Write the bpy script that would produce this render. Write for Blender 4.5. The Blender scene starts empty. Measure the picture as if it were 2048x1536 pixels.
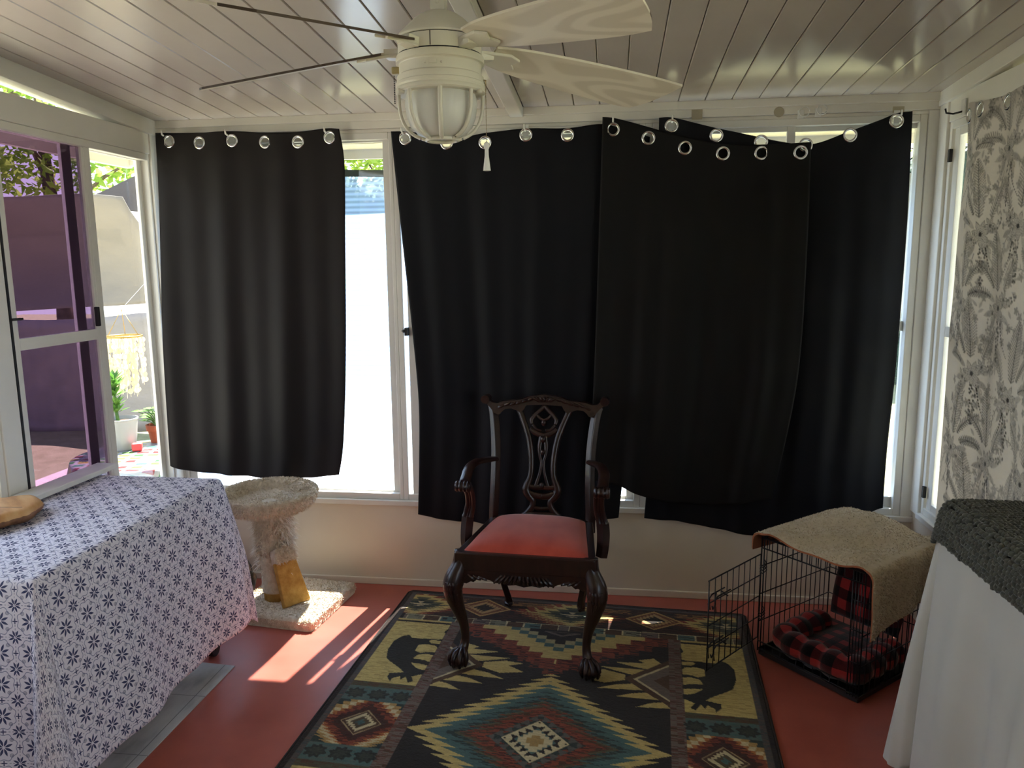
import bpy, bmesh, math, random
import numpy as np
from mathutils import Vector, Matrix
random.seed(7); np.random.seed(7)
S = bpy.context.scene
COL = S.collection
PI = math.pi

# ------------------------------------------------------------------ camera
FPX = 1518.0
_vx = np.array([-11561., -125., FPX]); _vd = np.array([202., -243., FPX])
RX = -_vx / np.linalg.norm(_vx); RY = _vd - RX * np.dot(_vd, RX); RY /= np.linalg.norm(RY)
RZ = np.cross(RX, RY)
RM = np.stack([RX, RY, RZ], 1)            # camera(right, down, forward) = RM @ world
EYE = np.array([0., 0., 1.55])
cam_d = bpy.data.cameras.new('camera'); cam = bpy.data.objects.new('camera', cam_d); COL.objects.link(cam)
cam_d.sensor_fit = 'HORIZONTAL'; cam_d.sensor_width = 36.0; cam_d.lens = FPX / 2048 * 36
cam_d.clip_start = 0.02; cam_d.clip_end = 200
_r, _d, _f = RM[0], RM[1], RM[2]
cam.matrix_world = Matrix([[_r[0], -_d[0], -_f[0], EYE[0]], [_r[1], -_d[1], -_f[1], EYE[1]],
                           [_r[2], -_d[2], -_f[2], EYE[2]], [0, 0, 0, 1]])
S.camera = cam

def _ray(px, py): return RM.T @ np.array([(px - 1024) / FPX, (py - 768) / FPX, 1.])
def on_y(px, py, y):                       # the point of the wall plane y that the photograph shows there
    d = _ray(px, py); return EYE + d * (y / d[1])
def on_z(px, py, z=0.):
    d = _ray(px, py); return EYE + d * ((z - EYE[2]) / d[2])
def on_x(px, py, x):
    d = _ray(px, py); return EYE + d * (x / d[0])

# ------------------------------------------------------------------ light
S.view_settings.view_transform = 'Standard'; S.view_settings.look = 'None'
S.view_settings.gamma = 1.0; S.view_settings.use_curve_mapping = False
S.view_settings.exposure = 1.75
S.cycles.use_denoising = True
S.cycles.max_bounces = 10; S.cycles.diffuse_bounces = 6; S.cycles.glossy_bounces = 4
S.cycles.transparent_max_bounces = 16; S.cycles.transmission_bounces = 8
S.cycles.sample_clamp_indirect = 6.0
W = bpy.data.worlds.new('sky'); S.world = W; W.use_nodes = True
_nt = W.node_tree; _nt.nodes.clear()
_o = _nt.nodes.new('ShaderNodeOutputWorld'); _b = _nt.nodes.new('ShaderNodeBackground')
_tc = _nt.nodes.new('ShaderNodeTexCoord'); _sx = _nt.nodes.new('ShaderNodeSeparateXYZ'); _cr = _nt.nodes.new('ShaderNodeValToRGB')
_nt.links.new(_tc.outputs['Generated'], _sx.inputs[0]); _nt.links.new(_sx.outputs['Z'], _cr.inputs[0])
_nt.links.new(_cr.outputs[0], _b.inputs['Color']); _nt.links.new(_b.outputs[0], _o.inputs[0])
_cr.color_ramp.elements[0].position = 0.0; _cr.color_ramp.elements[0].color = (0.90, 0.94, 1.0, 1)
_cr.color_ramp.elements[1].position = 0.75; _cr.color_ramp.elements[1].color = (0.44, 0.60, 0.98, 1)
_b.inputs['Strength'].default_value = 1.4
sun_d = bpy.data.lights.new('sun', 'SUN'); sun = bpy.data.objects.new('sun', sun_d); COL.objects.link(sun)
SUN_DIR = Vector((0.088, 0.4925, 0.866)).normalized()
sun_d.energy = 16.0; sun_d.angle = math.radians(0.6); sun_d.color = (1.0, 0.95, 0.88)
sun.location = (1, 8, 12); sun.rotation_euler = SUN_DIR.to_track_quat('Z', 'Y').to_euler()

# ------------------------------------------------------------------ helpers
def tag(o, label=None, cat=None, group=None, kind=None):
    if label: o['label'] = label
    if cat: o['category'] = cat
    if group: o['group'] = group
    if kind: o['kind'] = kind
    return o

def thing(name, label, cat, loc=(0, 0, 0), rz=0., group=None):
    o = bpy.data.objects.new(name, None); COL.objects.link(o)
    o.empty_display_size = 0.05
    o.location = loc; o.rotation_euler = (0, 0, rz)
    return tag(o, label, cat, group)

def srgb(r, g, b):
    f = lambda c: ((c / 255 + 0.055) / 1.055) ** 2.4 if c / 255 > 0.04045 else c / 255 / 12.92
    return (f(r), f(g), f(b), 1.0)

class MB:
    def __init__(s): s.v = []; s.f = []; s.uv = None
    def add(s, vs, fs):
        n = len(s.v); s.v.extend([tuple(map(float, p)) for p in vs]); s.f.extend([tuple(i + n for i in f) for f in fs]); return s
    def box(s, x0, x1, y0, y1, z0, z1):
        return s.add([(x, y, z) for x in (x0, x1) for y in (y0, y1) for z in (z0, z1)],
                     [(0, 1, 3, 2), (4, 6, 7, 5), (0, 4, 5, 1), (2, 3, 7, 6), (0, 2, 6, 4), (1, 5, 7, 3)])
    def hexa(s, p):                        # bottom four then top four
        return s.add(p, [(3, 2, 1, 0), (4, 5, 6, 7), (0, 1, 5, 4), (1, 2, 6, 5), (2, 3, 7, 6), (3, 0, 4, 7)])
    def beam(s, a, b, w, h, up=(0, 0, 1)):  # rectangular bar from a to b
        a, b, up = Vector(a), Vector(b), Vector(up)
        d = (b - a).normalized(); sd = d.cross(up).normalized(); u = sd.cross(d)
        P = []
        for q in (a, b):
            P += [q - sd * w / 2 - u * h / 2, q + sd * w / 2 - u * h / 2, q + sd * w / 2 + u * h / 2, q - sd * w / 2 + u * h / 2]
        return s.add(P, [(3, 2, 1, 0), (4, 5, 6, 7), (0, 1, 5, 4), (1, 2, 6, 5), (2, 3, 7, 6), (3, 0, 4, 7)])
    def tube(s, path, r, n=10, sx=1., sy=1., ref=(0, 0, 1), closed=False, cap=True):
        P = [Vector(p) for p in path]; m = len(P)
        R = [r] * m if not hasattr(r, '__len__') else list(r)
        vs = []; ref = Vector(ref)
        for i, p in enumerate(P):
            if closed: t = P[(i + 1) % m] - P[i - 1]
            else: t = P[min(i + 1, m - 1)] - P[max(i - 1, 0)]
            t.normalize()
            a = t.cross(ref)
            if a.length < 1e-4: a = t.cross(Vector((1, 0, 0)))
            a.normalize(); b = a.cross(t)
            for k in range(n):
                th = 2 * PI * k / n
                vs.append(p + a * (R[i] * sx * math.cos(th)) + b * (R[i] * sy * math.sin(th)))
        fs = []
        for i in range(m if closed else m - 1):
            j = (i + 1) % m
            for k in range(n):
                l = (k + 1) % n
                fs.append((i * n + k, i * n + l, j * n + l, j * n + k))
        if not closed and cap:
            fs.append(tuple(range(n))[::-1]); fs.append(tuple((m - 1) * n + k for k in range(n)))
        return s.add(vs, fs)
    def lathe(s, prof, c=(0, 0, 0), n=32, cap=True):
        vs = [(c[0] + r * math.cos(2 * PI * k / n), c[1] + r * math.sin(2 * PI * k / n), c[2] + z) for r, z in prof for k in range(n)]
        fs = []
        for i in range(len(prof) - 1):
            for k in range(n):
                l = (k + 1) % n
                fs.append((i * n + k, i * n + l, (i + 1) * n + l, (i + 1) * n + k))
        if cap:
            fs.append(tuple(range(n))[::-1]); fs.append(tuple((len(prof) - 1) * n + k for k in range(n)))
        return s.add(vs, fs)
    def prism(s, poly, place, t):          # poly 2-D, place(u, v, w) -> point, w in 0..t
        n = len(poly)
        vs = [place(u, v, 0) for u, v in poly] + [place(u, v, t) for u, v in poly]
        fs = [tuple(range(n))[::-1], tuple(range(n, 2 * n))] + [(i, (i + 1) % n, n + (i + 1) % n, n + i) for i in range(n)]
        return s.add(vs, fs)
    def sphere(s, c, r, n=12, m=8):
        rr = r if hasattr(r, '__len__') else (r, r, r)
        vs = [(c[0], c[1], c[2] - rr[2])]; fs = []
        for i in range(1, m):
            ph = -PI / 2 + PI * i / m
            vs += [(c[0] + rr[0] * math.cos(ph) * math.cos(2 * PI * k / n), c[1] + rr[1] * math.cos(ph) * math.sin(2 * PI * k / n), c[2] + rr[2] * math.sin(ph)) for k in range(n)]
        vs.append((c[0], c[1], c[2] + rr[2]))
        for k in range(n):
            fs.append((0, 1 + (k + 1) % n, 1 + k))
            fs.append((len(vs) - 1, len(vs) - 1 - n + k, len(vs) - 1 - n + (k + 1) % n))
        for i in range(m - 2):
            for k in range(n):
                a = 1 + i * n; l = (k + 1) % n
                fs.append((a + k, a + l, a + n + l, a + n + k))
        return s.add(vs, fs)
    def grid(s, fn, nu, nv, keep=None, uvfn=None):
        vs = [fn(i / nu, j / nv) for j in range(nv + 1) for i in range(nu + 1)]
        fs = []
        for j in range(nv):
            for i in range(nu):
                if keep and not keep((i + .5) / nu, (j + .5) / nv): continue
                a = j * (nu + 1) + i
                fs.append((a, a + 1, a + nu + 2, a + nu + 1))
        if uvfn is not None:
            s.uv = [uvfn(i / nu, j / nv) for j in range(nv + 1) for i in range(nu + 1)]
        return s.add(vs, fs)
    def build(s, name, mat, parent=None, smooth=False, bevel=0., sub=0, solid=0., auto=None):
        me = bpy.data.meshes.new(name); me.from_pydata(s.v, [], s.f); me.update()
        if s.uv is not None:
            ul = me.uv_layers.new(name='UVMap')
            li = np.zeros(len(me.loops), dtype=np.int32); me.loops.foreach_get('vertex_index', li)
            ul.data.foreach_set('uv', np.array(s.uv, dtype=np.float32)[li].ravel())
        for m in (mat if isinstance(mat, (list, tuple)) else [mat]): me.materials.append(m)
        o = bpy.data.objects.new(name, me); COL.objects.link(o)
        if parent is not None: o.parent = parent
        if smooth: me.polygons.foreach_set('use_smooth', [True] * len(me.polygons))
        if solid: md = o.modifiers.new('thickness', 'SOLIDIFY'); md.thickness = solid; md.offset = 0
        if bevel:
            md = o.modifiers.new('bevel', 'BEVEL'); md.width = bevel; md.segments = 2; md.limit_method = 'ANGLE'; md.angle_limit = math.radians(40)
        if sub: md = o.modifiers.new('subsurf', 'SUBSURF'); md.levels = sub; md.render_levels = sub
        if auto is not None:
            me.polygons.foreach_set('use_smooth', [True] * len(me.polygons))
            ev = [e.index for e in me.edges]
            bm = bmesh.new(); bm.from_mesh(me)
            for e in bm.edges:
                e.smooth = not (len(e.link_faces) == 2 and e.calc_face_angle(0) > math.radians(auto))
            bm.to_mesh(me); bm.free()
        return o

def struct(o, **k): o['kind'] = 'structure'; return o

def smooth_path(pts, n=8):                 # Catmull-Rom through points (any dimension)
    P = [np.array(p, float) for p in pts]; out = []
    for i in range(len(P) - 1):
        p0, p1, p2, p3 = P[max(i - 1, 0)], P[i], P[i + 1], P[min(i + 2, len(P) - 1)]
        for k in range(n):
            t = k / n
            out.append(0.5 * ((2 * p1) + (-p0 + p2) * t + (2 * p0 - 5 * p1 + 4 * p2 - p3) * t * t + (-p0 + 3 * p1 - 3 * p2 + p3) * t ** 3))
    out.append(P[-1]); return out

def taper_tube(mb, pts, n=12, k=6, **kw):  # pts: (x, y, z, r)
    q = smooth_path(pts, k)
    return mb.tube([p[:3] for p in q], [max(p[3], 1e-4) for p in q], n=n, **kw)

# ------------------------------------------------------------------ materials
class N:                                   # a tiny expression layer over shader math nodes
    def __init__(s, t, sock): s.t = t; s.s = sock
    def _m(s, op, *a, clamp=False):
        nd = s.t.nodes.new('ShaderNodeMath'); nd.operation = op; nd.use_clamp = clamp
        for i, x in enumerate((s,) + a):
            if isinstance(x, N): s.t.links.new(x.s, nd.inputs[i])
            else: nd.inputs[i].default_value = x
        return N(s.t, nd.outputs[0])
    def __add__(s, o): return s._m('ADD', o)
    def __sub__(s, o): return s._m('SUBTRACT', o)
    def __mul__(s, o): return s._m('MULTIPLY', o)
    def __truediv__(s, o): return s._m('DIVIDE', o)
    __radd__ = __add__; __rmul__ = __mul__
    def rsub(s, c): return (s * -1.0) + c
    def lt(s, o): return s._m('LESS_THAN', o)
    def gt(s, o): return s._m('GREATER_THAN', o)
    def abs(s): return s._m('ABSOLUTE')
    def fract(s): return s._m('FRACT')
    def sin(s): return s._m('SINE')
    def cos(s): return s._m('COSINE')
    def sqrt(s): return s._m('SQRT')
    def max(s, o): return s._m('MAXIMUM', o)
    def min(s, o): return s._m('MINIMUM', o)
    def atan2(s, o): return s._m('ARCTAN2', o)
    def clamp(s): return s._m('ADD', 0.0, clamp=True)

class Mat:
    def __init__(s, name):
        s.m = bpy.data.materials.new(name); s.m.use_nodes = True
        s.t = s.m.node_tree; s.bsdf = s.t.nodes['Principled BSDF']; s.out = s.t.nodes['Material Output']
    def node(s, k): return s.t.nodes.new(k)
    def link(s, a, b): s.t.links.new(a.s if isinstance(a, N) else a, b)
    def coord(s, which='Object'): return s.node('ShaderNodeTexCoord').outputs[which]
    def xyz(s, sock):
        x = s.node('ShaderNodeSeparateXYZ'); s.link(sock, x.inputs[0]); return [N(s.t, o) for o in x.outputs]
    def noise(s, scale, detail=3., vec=None, stretch=None, rough=0.5):
        n = s.node('ShaderNodeTexNoise'); n.inputs['Scale'].default_value = scale; n.inputs['Detail'].default_value = detail; n.inputs['Roughness'].default_value = rough
        v = vec if vec is not None else s.coord('Object')
        if stretch:
            mp = s.node('ShaderNodeMapping'); mp.inputs['Scale'].default_value = stretch; s.link(v, mp.inputs[0]); v = mp.outputs[0]
        s.link(v, n.inputs['Vector']); return N(s.t, n.outputs['Fac'])
    def ramp(s, f, stops):
        r = s.node('ShaderNodeValToRGB'); e = r.color_ramp.elements
        while len(e) < len(stops): e.new(0.5)
        for q, (p, c) in zip(e, stops): q.position = p; q.color = c
        s.link(f, r.inputs[0]); return r.outputs[0]
    def mix(s, f, a, b):
        m = s.node('ShaderNodeMix'); m.data_type = 'RGBA'
        for sock, x in ((m.inputs[0], f), (m.inputs[6], a), (m.inputs[7], b)):
            if isinstance(x, N): s.link(x, sock)
            elif isinstance(x, (tuple, float, int)): sock.default_value = x
            else: s.link(x, sock)
        return m.outputs[2]
    def bump(s, h, strength=0.3, dist=0.005):
        b = s.node('ShaderNodeBump'); b.inputs['Strength'].default_value = strength; b.inputs['Distance'].default_value = dist
        s.link(h, b.inputs['Height']); s.link(b.outputs[0], s.bsdf.inputs['Normal']); return s
    def set(s, color=None, rough=None, metal=None, spec=None, sheen=None, coat=None):
        B = s.bsdf
        if color is not None:
            if isinstance(color, tuple): B.inputs['Base Color'].default_value = color
            else: s.link(color, B.inputs['Base Color'])
        if rough is not None:
            if isinstance(rough, N): s.link(rough, B.inputs['Roughness'])
            else: B.inputs['Roughness'].default_value = rough
        if metal is not None: B.inputs['Metallic'].default_value = metal
        if spec is not None: B.inputs['Specular IOR Level'].default_value = spec
        if sheen is not None: B.inputs['Sheen Weight'].default_value = sheen
        if coat is not None: B.inputs['Coat Weight'].default_value = coat
        return s
    def translucent(s, color, fac):        # cloth that lets light glow through
        tr = s.node('ShaderNodeBsdfTranslucent'); mx = s.node('ShaderNodeMixShader')
        if isinstance(color, tuple): tr.inputs[0].default_value = color
        else: s.link(color, tr.inputs[0])
        mx.inputs[0].default_value = fac
        s.link(s.bsdf.outputs[0], mx.inputs[1]); s.link(tr.outputs[0], mx.inputs[2]); s.link(mx.outputs[0], s.out.inputs[0]); return s

def plain(name, color, rough=0.5, metal=0., spec=0.5, var=0.06, nscale=6., bump=0., bscale=200., bdist=0.002, stretch=None, sheen=None, coat=None):
    M = Mat(name)
    n = M.noise(nscale, 4., stretch=stretch)
    d = tuple(c * (1 - var * 2.2) for c in color[:3]) + (1,); l = tuple(min(1, c * (1 + var * 1.4)) for c in color[:3]) + (1,)
    M.set(M.ramp(n, [(0.3, d), (0.7, l)]), rough, metal, spec, sheen, coat)
    if bump: M.bump(M.noise(bscale, 2.), bump, bdist)
    return M.m

WHITE_PAINT = plain('white_painted_wood', srgb(222, 217, 206), 0.42, var=0.05, nscale=3., bump=0.08, bscale=60.)
WALL_PANEL = plain('cream_wall_panel', srgb(216, 205, 186), 0.38, var=0.04, nscale=2., bump=0.05, bscale=40.)
CEIL = plain('glossy_cream_ceiling_boards', srgb(192, 184, 174), 0.2, var=0.03, nscale=2.5, bump=0.04, bscale=14., bdist=0.004)
VINYL = plain('white_vinyl_frame', srgb(226, 223, 214), 0.35, var=0.02)
DARKGAP = plain('dark_gasket', srgb(30, 28, 28), 0.6)
CHROME = plain('polished_nickel', (0.72, 0.71, 0.70, 1), 0.16, 1.0, var=0.02)
WOOD = None

def floor_mat():
    M = Mat('terracotta_painted_floor')
    n = M.noise(5., 5.); f = M.noise(120., 2.)
    c = M.ramp(n, [(0.3, srgb(164, 84, 70)), (0.7, srgb(182, 97, 82))])
    c = M.mix((f.gt(0.74)) * 0.25, c, srgb(205, 140, 125))
    M.set(c, (n * 0.12) + 0.30, spec=0.5); M.bump(M.noise(260., 2.), 0.12, 0.001); return M.m
FLOOR = floor_mat()

def glass_mat(name, tint, refl=1.0):
    M = Mat(name); M.t.nodes.remove(M.bsdf)
    tr = M.node('ShaderNodeBsdfTransparent'); tr.inputs[0].default_value = tint
    gl = M.node('ShaderNodeBsdfGlossy'); gl.inputs['Roughness'].default_value = 0.02; gl.inputs[0].default_value = (refl, refl, refl, 1)
    lw = M.node('ShaderNodeLayerWeight'); lw.inputs[0].default_value = 0.5
    fr = N(M.t, lw.outputs['Facing'])._m('POWER', 5.0) * 0.96 + 0.04
    mx = M.node('ShaderNodeMixShader')
    M.link(fr, mx.inputs[0]); M.link(tr.outputs[0], mx.inputs[1]); M.link(gl.outputs[0], mx.inputs[2]); M.link(mx.outputs[0], M.out.inputs[0])
    return M.m
GLASS = glass_mat('clear_window_glass', (0.93, 0.95, 0.94, 1))
TINT = glass_mat('violet_tinted_glass', (0.37, 0.295, 0.39, 1))

def mesh_mat(name, color, open_, lines=260.):
    M = Mat(name)
    x, y, z = M.xyz(M.coord('Object'))
    st = ((z * lines).sin() * 0.5) + 0.5
    wob = M.noise(9., 3.)
    M.set(M.mix(wob, color, tuple(c * 0.9 for c in color[:3]) + (1,)), 0.8, spec=0.1)
    tl = M.node('ShaderNodeBsdfTranslucent'); tl.inputs[0].default_value = color
    m1 = M.node('ShaderNodeMixShader'); m1.inputs[0].default_value = 0.7
    M.link(M.bsdf.outputs[0], m1.inputs[1]); M.link(tl.outputs[0], m1.inputs[2])
    tr = M.node('ShaderNodeBsdfTransparent'); m2 = M.node('ShaderNodeMixShader')
    M.link((st * 0.35 + (open_ - 0.17)).clamp(), m2.inputs[0]); M.link(m1.outputs[0], m2.inputs[1]); M.link(tr.outputs[0], m2.inputs[2])
    M.link(m2.outputs[0], M.out.inputs[0]); return M.m
SCREEN = mesh_mat('knitted_shade_mesh', (0.36, 0.53, 0.92, 1), 0.42)
SCREEN_HEM = plain('grey_mesh_hem', srgb(92, 98, 92), 0.8)

# ------------------------------------------------------------------ the room
XL, XR, YB, YN = -2.12, 1.32, 3.42, -1.2
def zc(y): return 2.213 + 0.065 * (YB - y)          # underside of the sloping ceiling

struct(MB().box(XL - 0.08, XR + 0.08, YN - 0.1, YB + 0.08, -0.12, 0.0).build('floor', FLOOR))

m = MB(); pw = 0.1093; x = XL - 0.02
while x < XR + 0.03:
    a, b = x + 0.0013, x + pw - 0.0013
    def q(xx, yy, dz): return (xx, yy, zc(yy) + dz)
    y0, y1 = YN - 0.1, YB + 0.05
    c = 0.003
    m.add([q(a, y0, c), q(a + c, y0, 0), q(b - c, y0, 0), q(b, y0, c), q(b, y0, .02), q(a, y0, .02),
           q(a, y1, c), q(a + c, y1, 0), q(b - c, y1, 0), q(b, y1, c), q(b, y1, .02), q(a, y1, .02)],
          [(0, 1, 7, 6), (1, 2, 8, 7), (2, 3, 9, 8), (3, 4, 10, 9), (4, 5, 11, 10), (5, 0, 6, 11), (5, 4, 3, 2, 1, 0), (6, 7, 8, 9, 10, 11)])
    x += pw
struct(m.build('ceiling', CEIL))
# roof slab above the boards, with eaves outside three walls
m = MB(); ex0, ex1, ey0, ey1 = XL - 0.30, XR + 0.42, YN - 0.3, 3.665
m.hexa([(ex0, ey0, zc(ey0) + .022), (ex1, ey0, zc(ey0) + .022), (ex1, ey1, zc(ey1) + .022), (ex0, ey1, zc(ey1) + .022),
        (ex0, ey0, zc(ey0) + .12), (ex1, ey0, zc(ey0) + .12), (ex1, ey1, zc(ey1) + .12), (ex0, ey1, zc(ey1) + .12)])
struct(m.build('roof', WHITE_PAINT))
m = MB()
m.box(ex0, ex1, 3.665, 3.687, 2.056, zc(3.66) + .12)
m.box(ex0 - .03, ex0, YN - .3, 3.687, 2.045, 2.125); m.box(ex1, ex1 + .02, YN - .3, 3.687, 2.06, 2.30)
struct(m.build('trim_7', WHITE_PAINT))
SOFFIT = plain('beige_soffit', srgb(206, 196, 172), .6)
struct(MB().box(ex0, ex1, YB + .075, 3.665, 2.100, 2.112).build('trim_10', SOFFIT))
# beam along the ceiling that carries the fan
m = MB(); bx0, bx1 = -0.452, -0.392
m.hexa([(bx0, YN, zc(YN) - .038), (bx1, YN, zc(YN) - .038), (bx1, YB, zc(YB) - .038), (bx0, YB, zc(YB) - .038),
        (bx0, YN, zc(YN) + .002), (bx1, YN, zc(YN) + .002), (bx1, YB, zc(YB) + .002), (bx0, YB, zc(YB) + .002)])
struct(m.build('trim_1', WHITE_PAINT, bevel=.004))

# back wall: low panel, header, posts
m = MB(); m.box(XL - .08, XR + .08, YB, YB + .08, 0, .41)
struct(m.build('wall_back', WALL_PANEL))
m = MB(); m.box(XL, XR, YB - .012, YB + .07, 2.150, zc(YB) + .01); m.box(XL, XR, YB - .022, YB - .012, 2.182, zc(YB) + .004)
m.box(XL - .02, XR + .02, YB + .0, YB + .07, 2.135, 2.15)
struct(m.build('trim_2', WHITE_PAINT, bevel=.003))
m = MB(); m.box(XL, XR, YB - .016, YB + .06, .405, .432)
struct(m.build('trim_3', WHITE_PAINT, bevel=.004))
struct(MB().box(XL, XR, YB - .010, YB, 0, .035).build('baseboard_back', WALL_PANEL, bevel=.004))

def rect_frame(m, plane, u0, u1, z0, z1, w, d0, d1, wz=None, wz1=None):
    wz = wz or w; wz1 = wz1 or wz
    def bx(a, b, c, d):
        if plane == 'y': m.box(a, b, d0, d1, c, d)
        else: m.box(d0, d1, a, b, c, d)
    bx(u0, u0 + w, z0, z1); bx(u1 - w, u1, z0, z1); bx(u0 + w, u1 - w, z0, z0 + wz); bx(u0 + w, u1 - w, z1 - wz1, z1)

def window(name, plane, d0, d1, frame, sashes, extra=None):
    """frame = (u0, u1, z0, z1, w); sashes = list of (u0, u1, z0, z1, stile, rail, mid z or None, depth shift, glass)"""
    m = MB(); rect_frame(m, plane, frame[0], frame[1], frame[2], frame[3], frame[4], d0, d1, .03)
    fo = struct(m.build(name, VINYL, bevel=.003))
    for (u0, u1, z0, z1, st, rl, mid, sh, gl) in sashes:
        a = d0 + (d1 - d0) * (.18 + sh); b = a + (d1 - d0) * .3
        m = MB(); rect_frame(m, plane, u0, u1, z0, z1, st, a, b, rl, min(rl, .05) if rl < .06 else .03)
        if mid:
            if plane == 'y': m.box(u0 + st, u1 - st, a, b, mid - .021, mid + .021)
            else: m.box(a, b, u0 + st, u1 - st, mid - .021, mid + .021)
        so = m.build('sash', VINYL, fo, bevel=.002)
        g = (a + b) / 2; m = MB()
        if plane == 'y': m.box(u0 + st - .004, u1 - st + .004, g - .002, g + .002, z0 + rl - .004, z1 - min(rl, .03) + .004)
        else: m.box(g - .002, g + .002, u0 + st - .004, u1 - st + .004, z0 + rl - .004, z1 - min(rl, .03) + .004)
        m.build('pane', gl, so)
    return fo

w1 = window('window_1', 'y', YB, YB + .06, (-2.10, -.985, .432, 2.135, .018),
       [(-2.082, -1.50, .445, 2.122, .04, .03, None, 0.0, GLASS), (-1.54, -1.003, .445, 2.122, .036, .024, None, .32, GLASS)])
w2 = window('window_2', 'y', YB, YB + .06, (-.985, .132, .432, 2.135, .026),
       [(-.940, -.42, .445, 2.122, .045, .03, None, 0., GLASS), (-.46, .112, .445, 2.122, .04, .03, None, .32, GLASS)])
m = MB(); m.box(-.957, -.936, YB + .034, YB + .037, .45, 2.12); m.build('pane', GLASS, w2)
m = MB(); m.box(-.951, -.935, YB - .02, YB + .012, 1.225, 1.262); m.box(-.958, -.948, YB - .026, YB - .014, 1.240, 1.256); m.box(-.964, -.955, YB - .026, YB - .018, 1.246, 1.25)
m.build('latch', DARKGAP, w2, bevel=.002)
w3 = window('window_3', 'y', YB, YB + .06, (.132, 1.268, .432, 2.135, .03),
       [(.162, .752, .445, 2.115, .034, .062, None, 0., GLASS), (.722, 1.262, .445, 2.115, .016, .062, 1.268, .32, GLASS)])
struct(MB().box(1.268, 1.32, YB - .006, YB + .07, .41, 2.15).build('trim_4', VINYL, bevel=.003))
struct(MB().box(-2.12, -2.10, YB - .004, YB + .07, .41, 2.15).build('trim_5', VINYL, bevel=.003))

# left wall
m = MB(); m.box(XL - .08, XL, YN, YB + .08, 0, .50)
struct(m.build('wall_left', WALL_PANEL))
m = MB(); m.box(XL - .06, XL + .004, YN, YB, 2.062, 2.160)
m.hexa([(XL - .06, YN, zc(YN) - .066), (XL + .02, YN, zc(YN) - .066), (XL + .02, YB, zc(YB) - .066), (XL - .06, YB, zc(YB) - .066),
        (XL - .06, YN, zc(YN) + .005), (XL + .02, YN, zc(YN) + .005), (XL + .02, YB, zc(YB) + .005), (XL - .06, YB, zc(YB) + .005)])
m.box(XL - .06, XL + .012, 3.362, YB, .50, 2.16)
m.box(XL - .06, XL + .006, 2.345, 2.432, .50, 2.062)
m.box(XL - .06, XL + .006, 1.20, 1.27, .50, 2.062)
struct(m.build('trim_6', VINYL, bevel=.003))
w4 = window('window_4', 'x', XL - .055, XL, (2.432, 3.362, .50, 2.062, .012), [])
m = MB(); m.box(XL - .05, XL - .035, 2.83, 2.885, .515, 2.05); m.box(XL - .05, XL - .035, 3.318, 3.35, .515, 2.05)
m.box(XL - .05, XL - .035, 2.885, 3.318, .515, .545); m.box(XL - .05, XL - .035, 2.885, 3.318, 2.03, 2.05)
so = m.build('sash', VINYL, w4, bevel=.002)
MB().box(XL - .044, XL - .041, 2.88, 3.322, .54, 2.034).build('pane', GLASS, so)
m = MB(); rect_frame(m, 'x', 2.444, 2.957, .512, 2.052, .036, XL - .028, XL - .004, .05, .022); m.box(XL - .028, XL - .004, 2.905, 2.921, .562, 2.03)
m.box(XL - .028, XL - .004, 2.48, 2.905, 1.255, 1.298)
so = m.build('sash', VINYL, w4, bevel=.002)
MB().box(XL - .018, XL - .014, 2.476, 2.91, .558, 2.034).build('pane', TINT, so)['label'] = 'violet tinted pane'
m = MB(); m.box(XL - .006, XL + .010, 2.895, 2.912, 1.31, 1.39); m.build('latch', DARKGAP, w4, bevel=.003)
m = MB(); m.box(XL - .004, XL + .004, 2.436, 2.446, .52, 2.05); m.box(XL - .004, XL + .012, 2.44, 2.49, 1.366, 1.374); m.build('gasket', DARKGAP, w4)
window('window_5', 'x', XL - .055, XL, (1.27, 2.345, .50, 2.062, .03), [(1.285, 1.83, .515, 2.05, .04, .04, 1.276, 0., GLASS), (1.79, 2.335, .515, 2.05, .04, .04, 1.276, .32, GLASS)])
struct(MB().box(XL - .06, XL - .0, YN, 1.20, .50, 2.062).build('wall_left', WALL_PANEL))
# right wall
m = MB(); m.box(XR, XR + .08, YN, YB + .08, 0, .46)
struct(m.build('wall_right', WALL_PANEL))
m = MB(); m.box(XR - .004, XR + .06, YN, YB, 2.085, 2.180)
m.hexa([(XR - .02, YN, zc(YN) - .055), (XR + .06, YN, zc(YN) - .055), (XR + .06, YB, zc(YB) - .055), (XR - .02, YB, zc(YB) - .055),
        (XR - .02, YN, zc(YN) + .005), (XR + .06, YN, zc(YN) + .005), (XR + .06, YB, zc(YB) + .005), (XR - .02, YB, zc(YB) + .005)])
m.box(XR - .012, XR + .06, 3.335, YB, .46, 2.18)
m.box(XR - .02, XR + .06, YN, 3.335, .452, .476)
m.box(XR, XR + .06, 2.16, 2.24, .476, 2.085); m.box(XR, XR + .06, 1.0, 1.08, .476, 2.085)
struct(m.build('trim_8', VINYL, bevel=.003))
window('window_8', 'x', XR, XR + .055, (2.24, 3.335, .476, 2.085, .025), [(2.26, 2.80, .49, 2.07, .05, .045, 1.262, .32, GLASS), (2.76, 3.305, .49, 2.07, .046, .045, 1.262, 0., GLASS)])
m = MB(); m.box(XR - .008, XR + .006, 3.302, 3.318, .55, .60); m.box(XR - .008, XR + .006, 3.302, 3.318, 1.93, 1.98)
struct(m.build('trim_9', DARKGAP, bevel=.002))
window('window_9', 'x', XR, XR + .055, (1.08, 2.16, .476, 2.085, .03), [(1.10, 1.64, .49, 2.07, .05, .045, 1.262, 0., GLASS), (1.60, 2.14, .49, 2.07, .05, .045, 1.262, .32, GLASS)])
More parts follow.
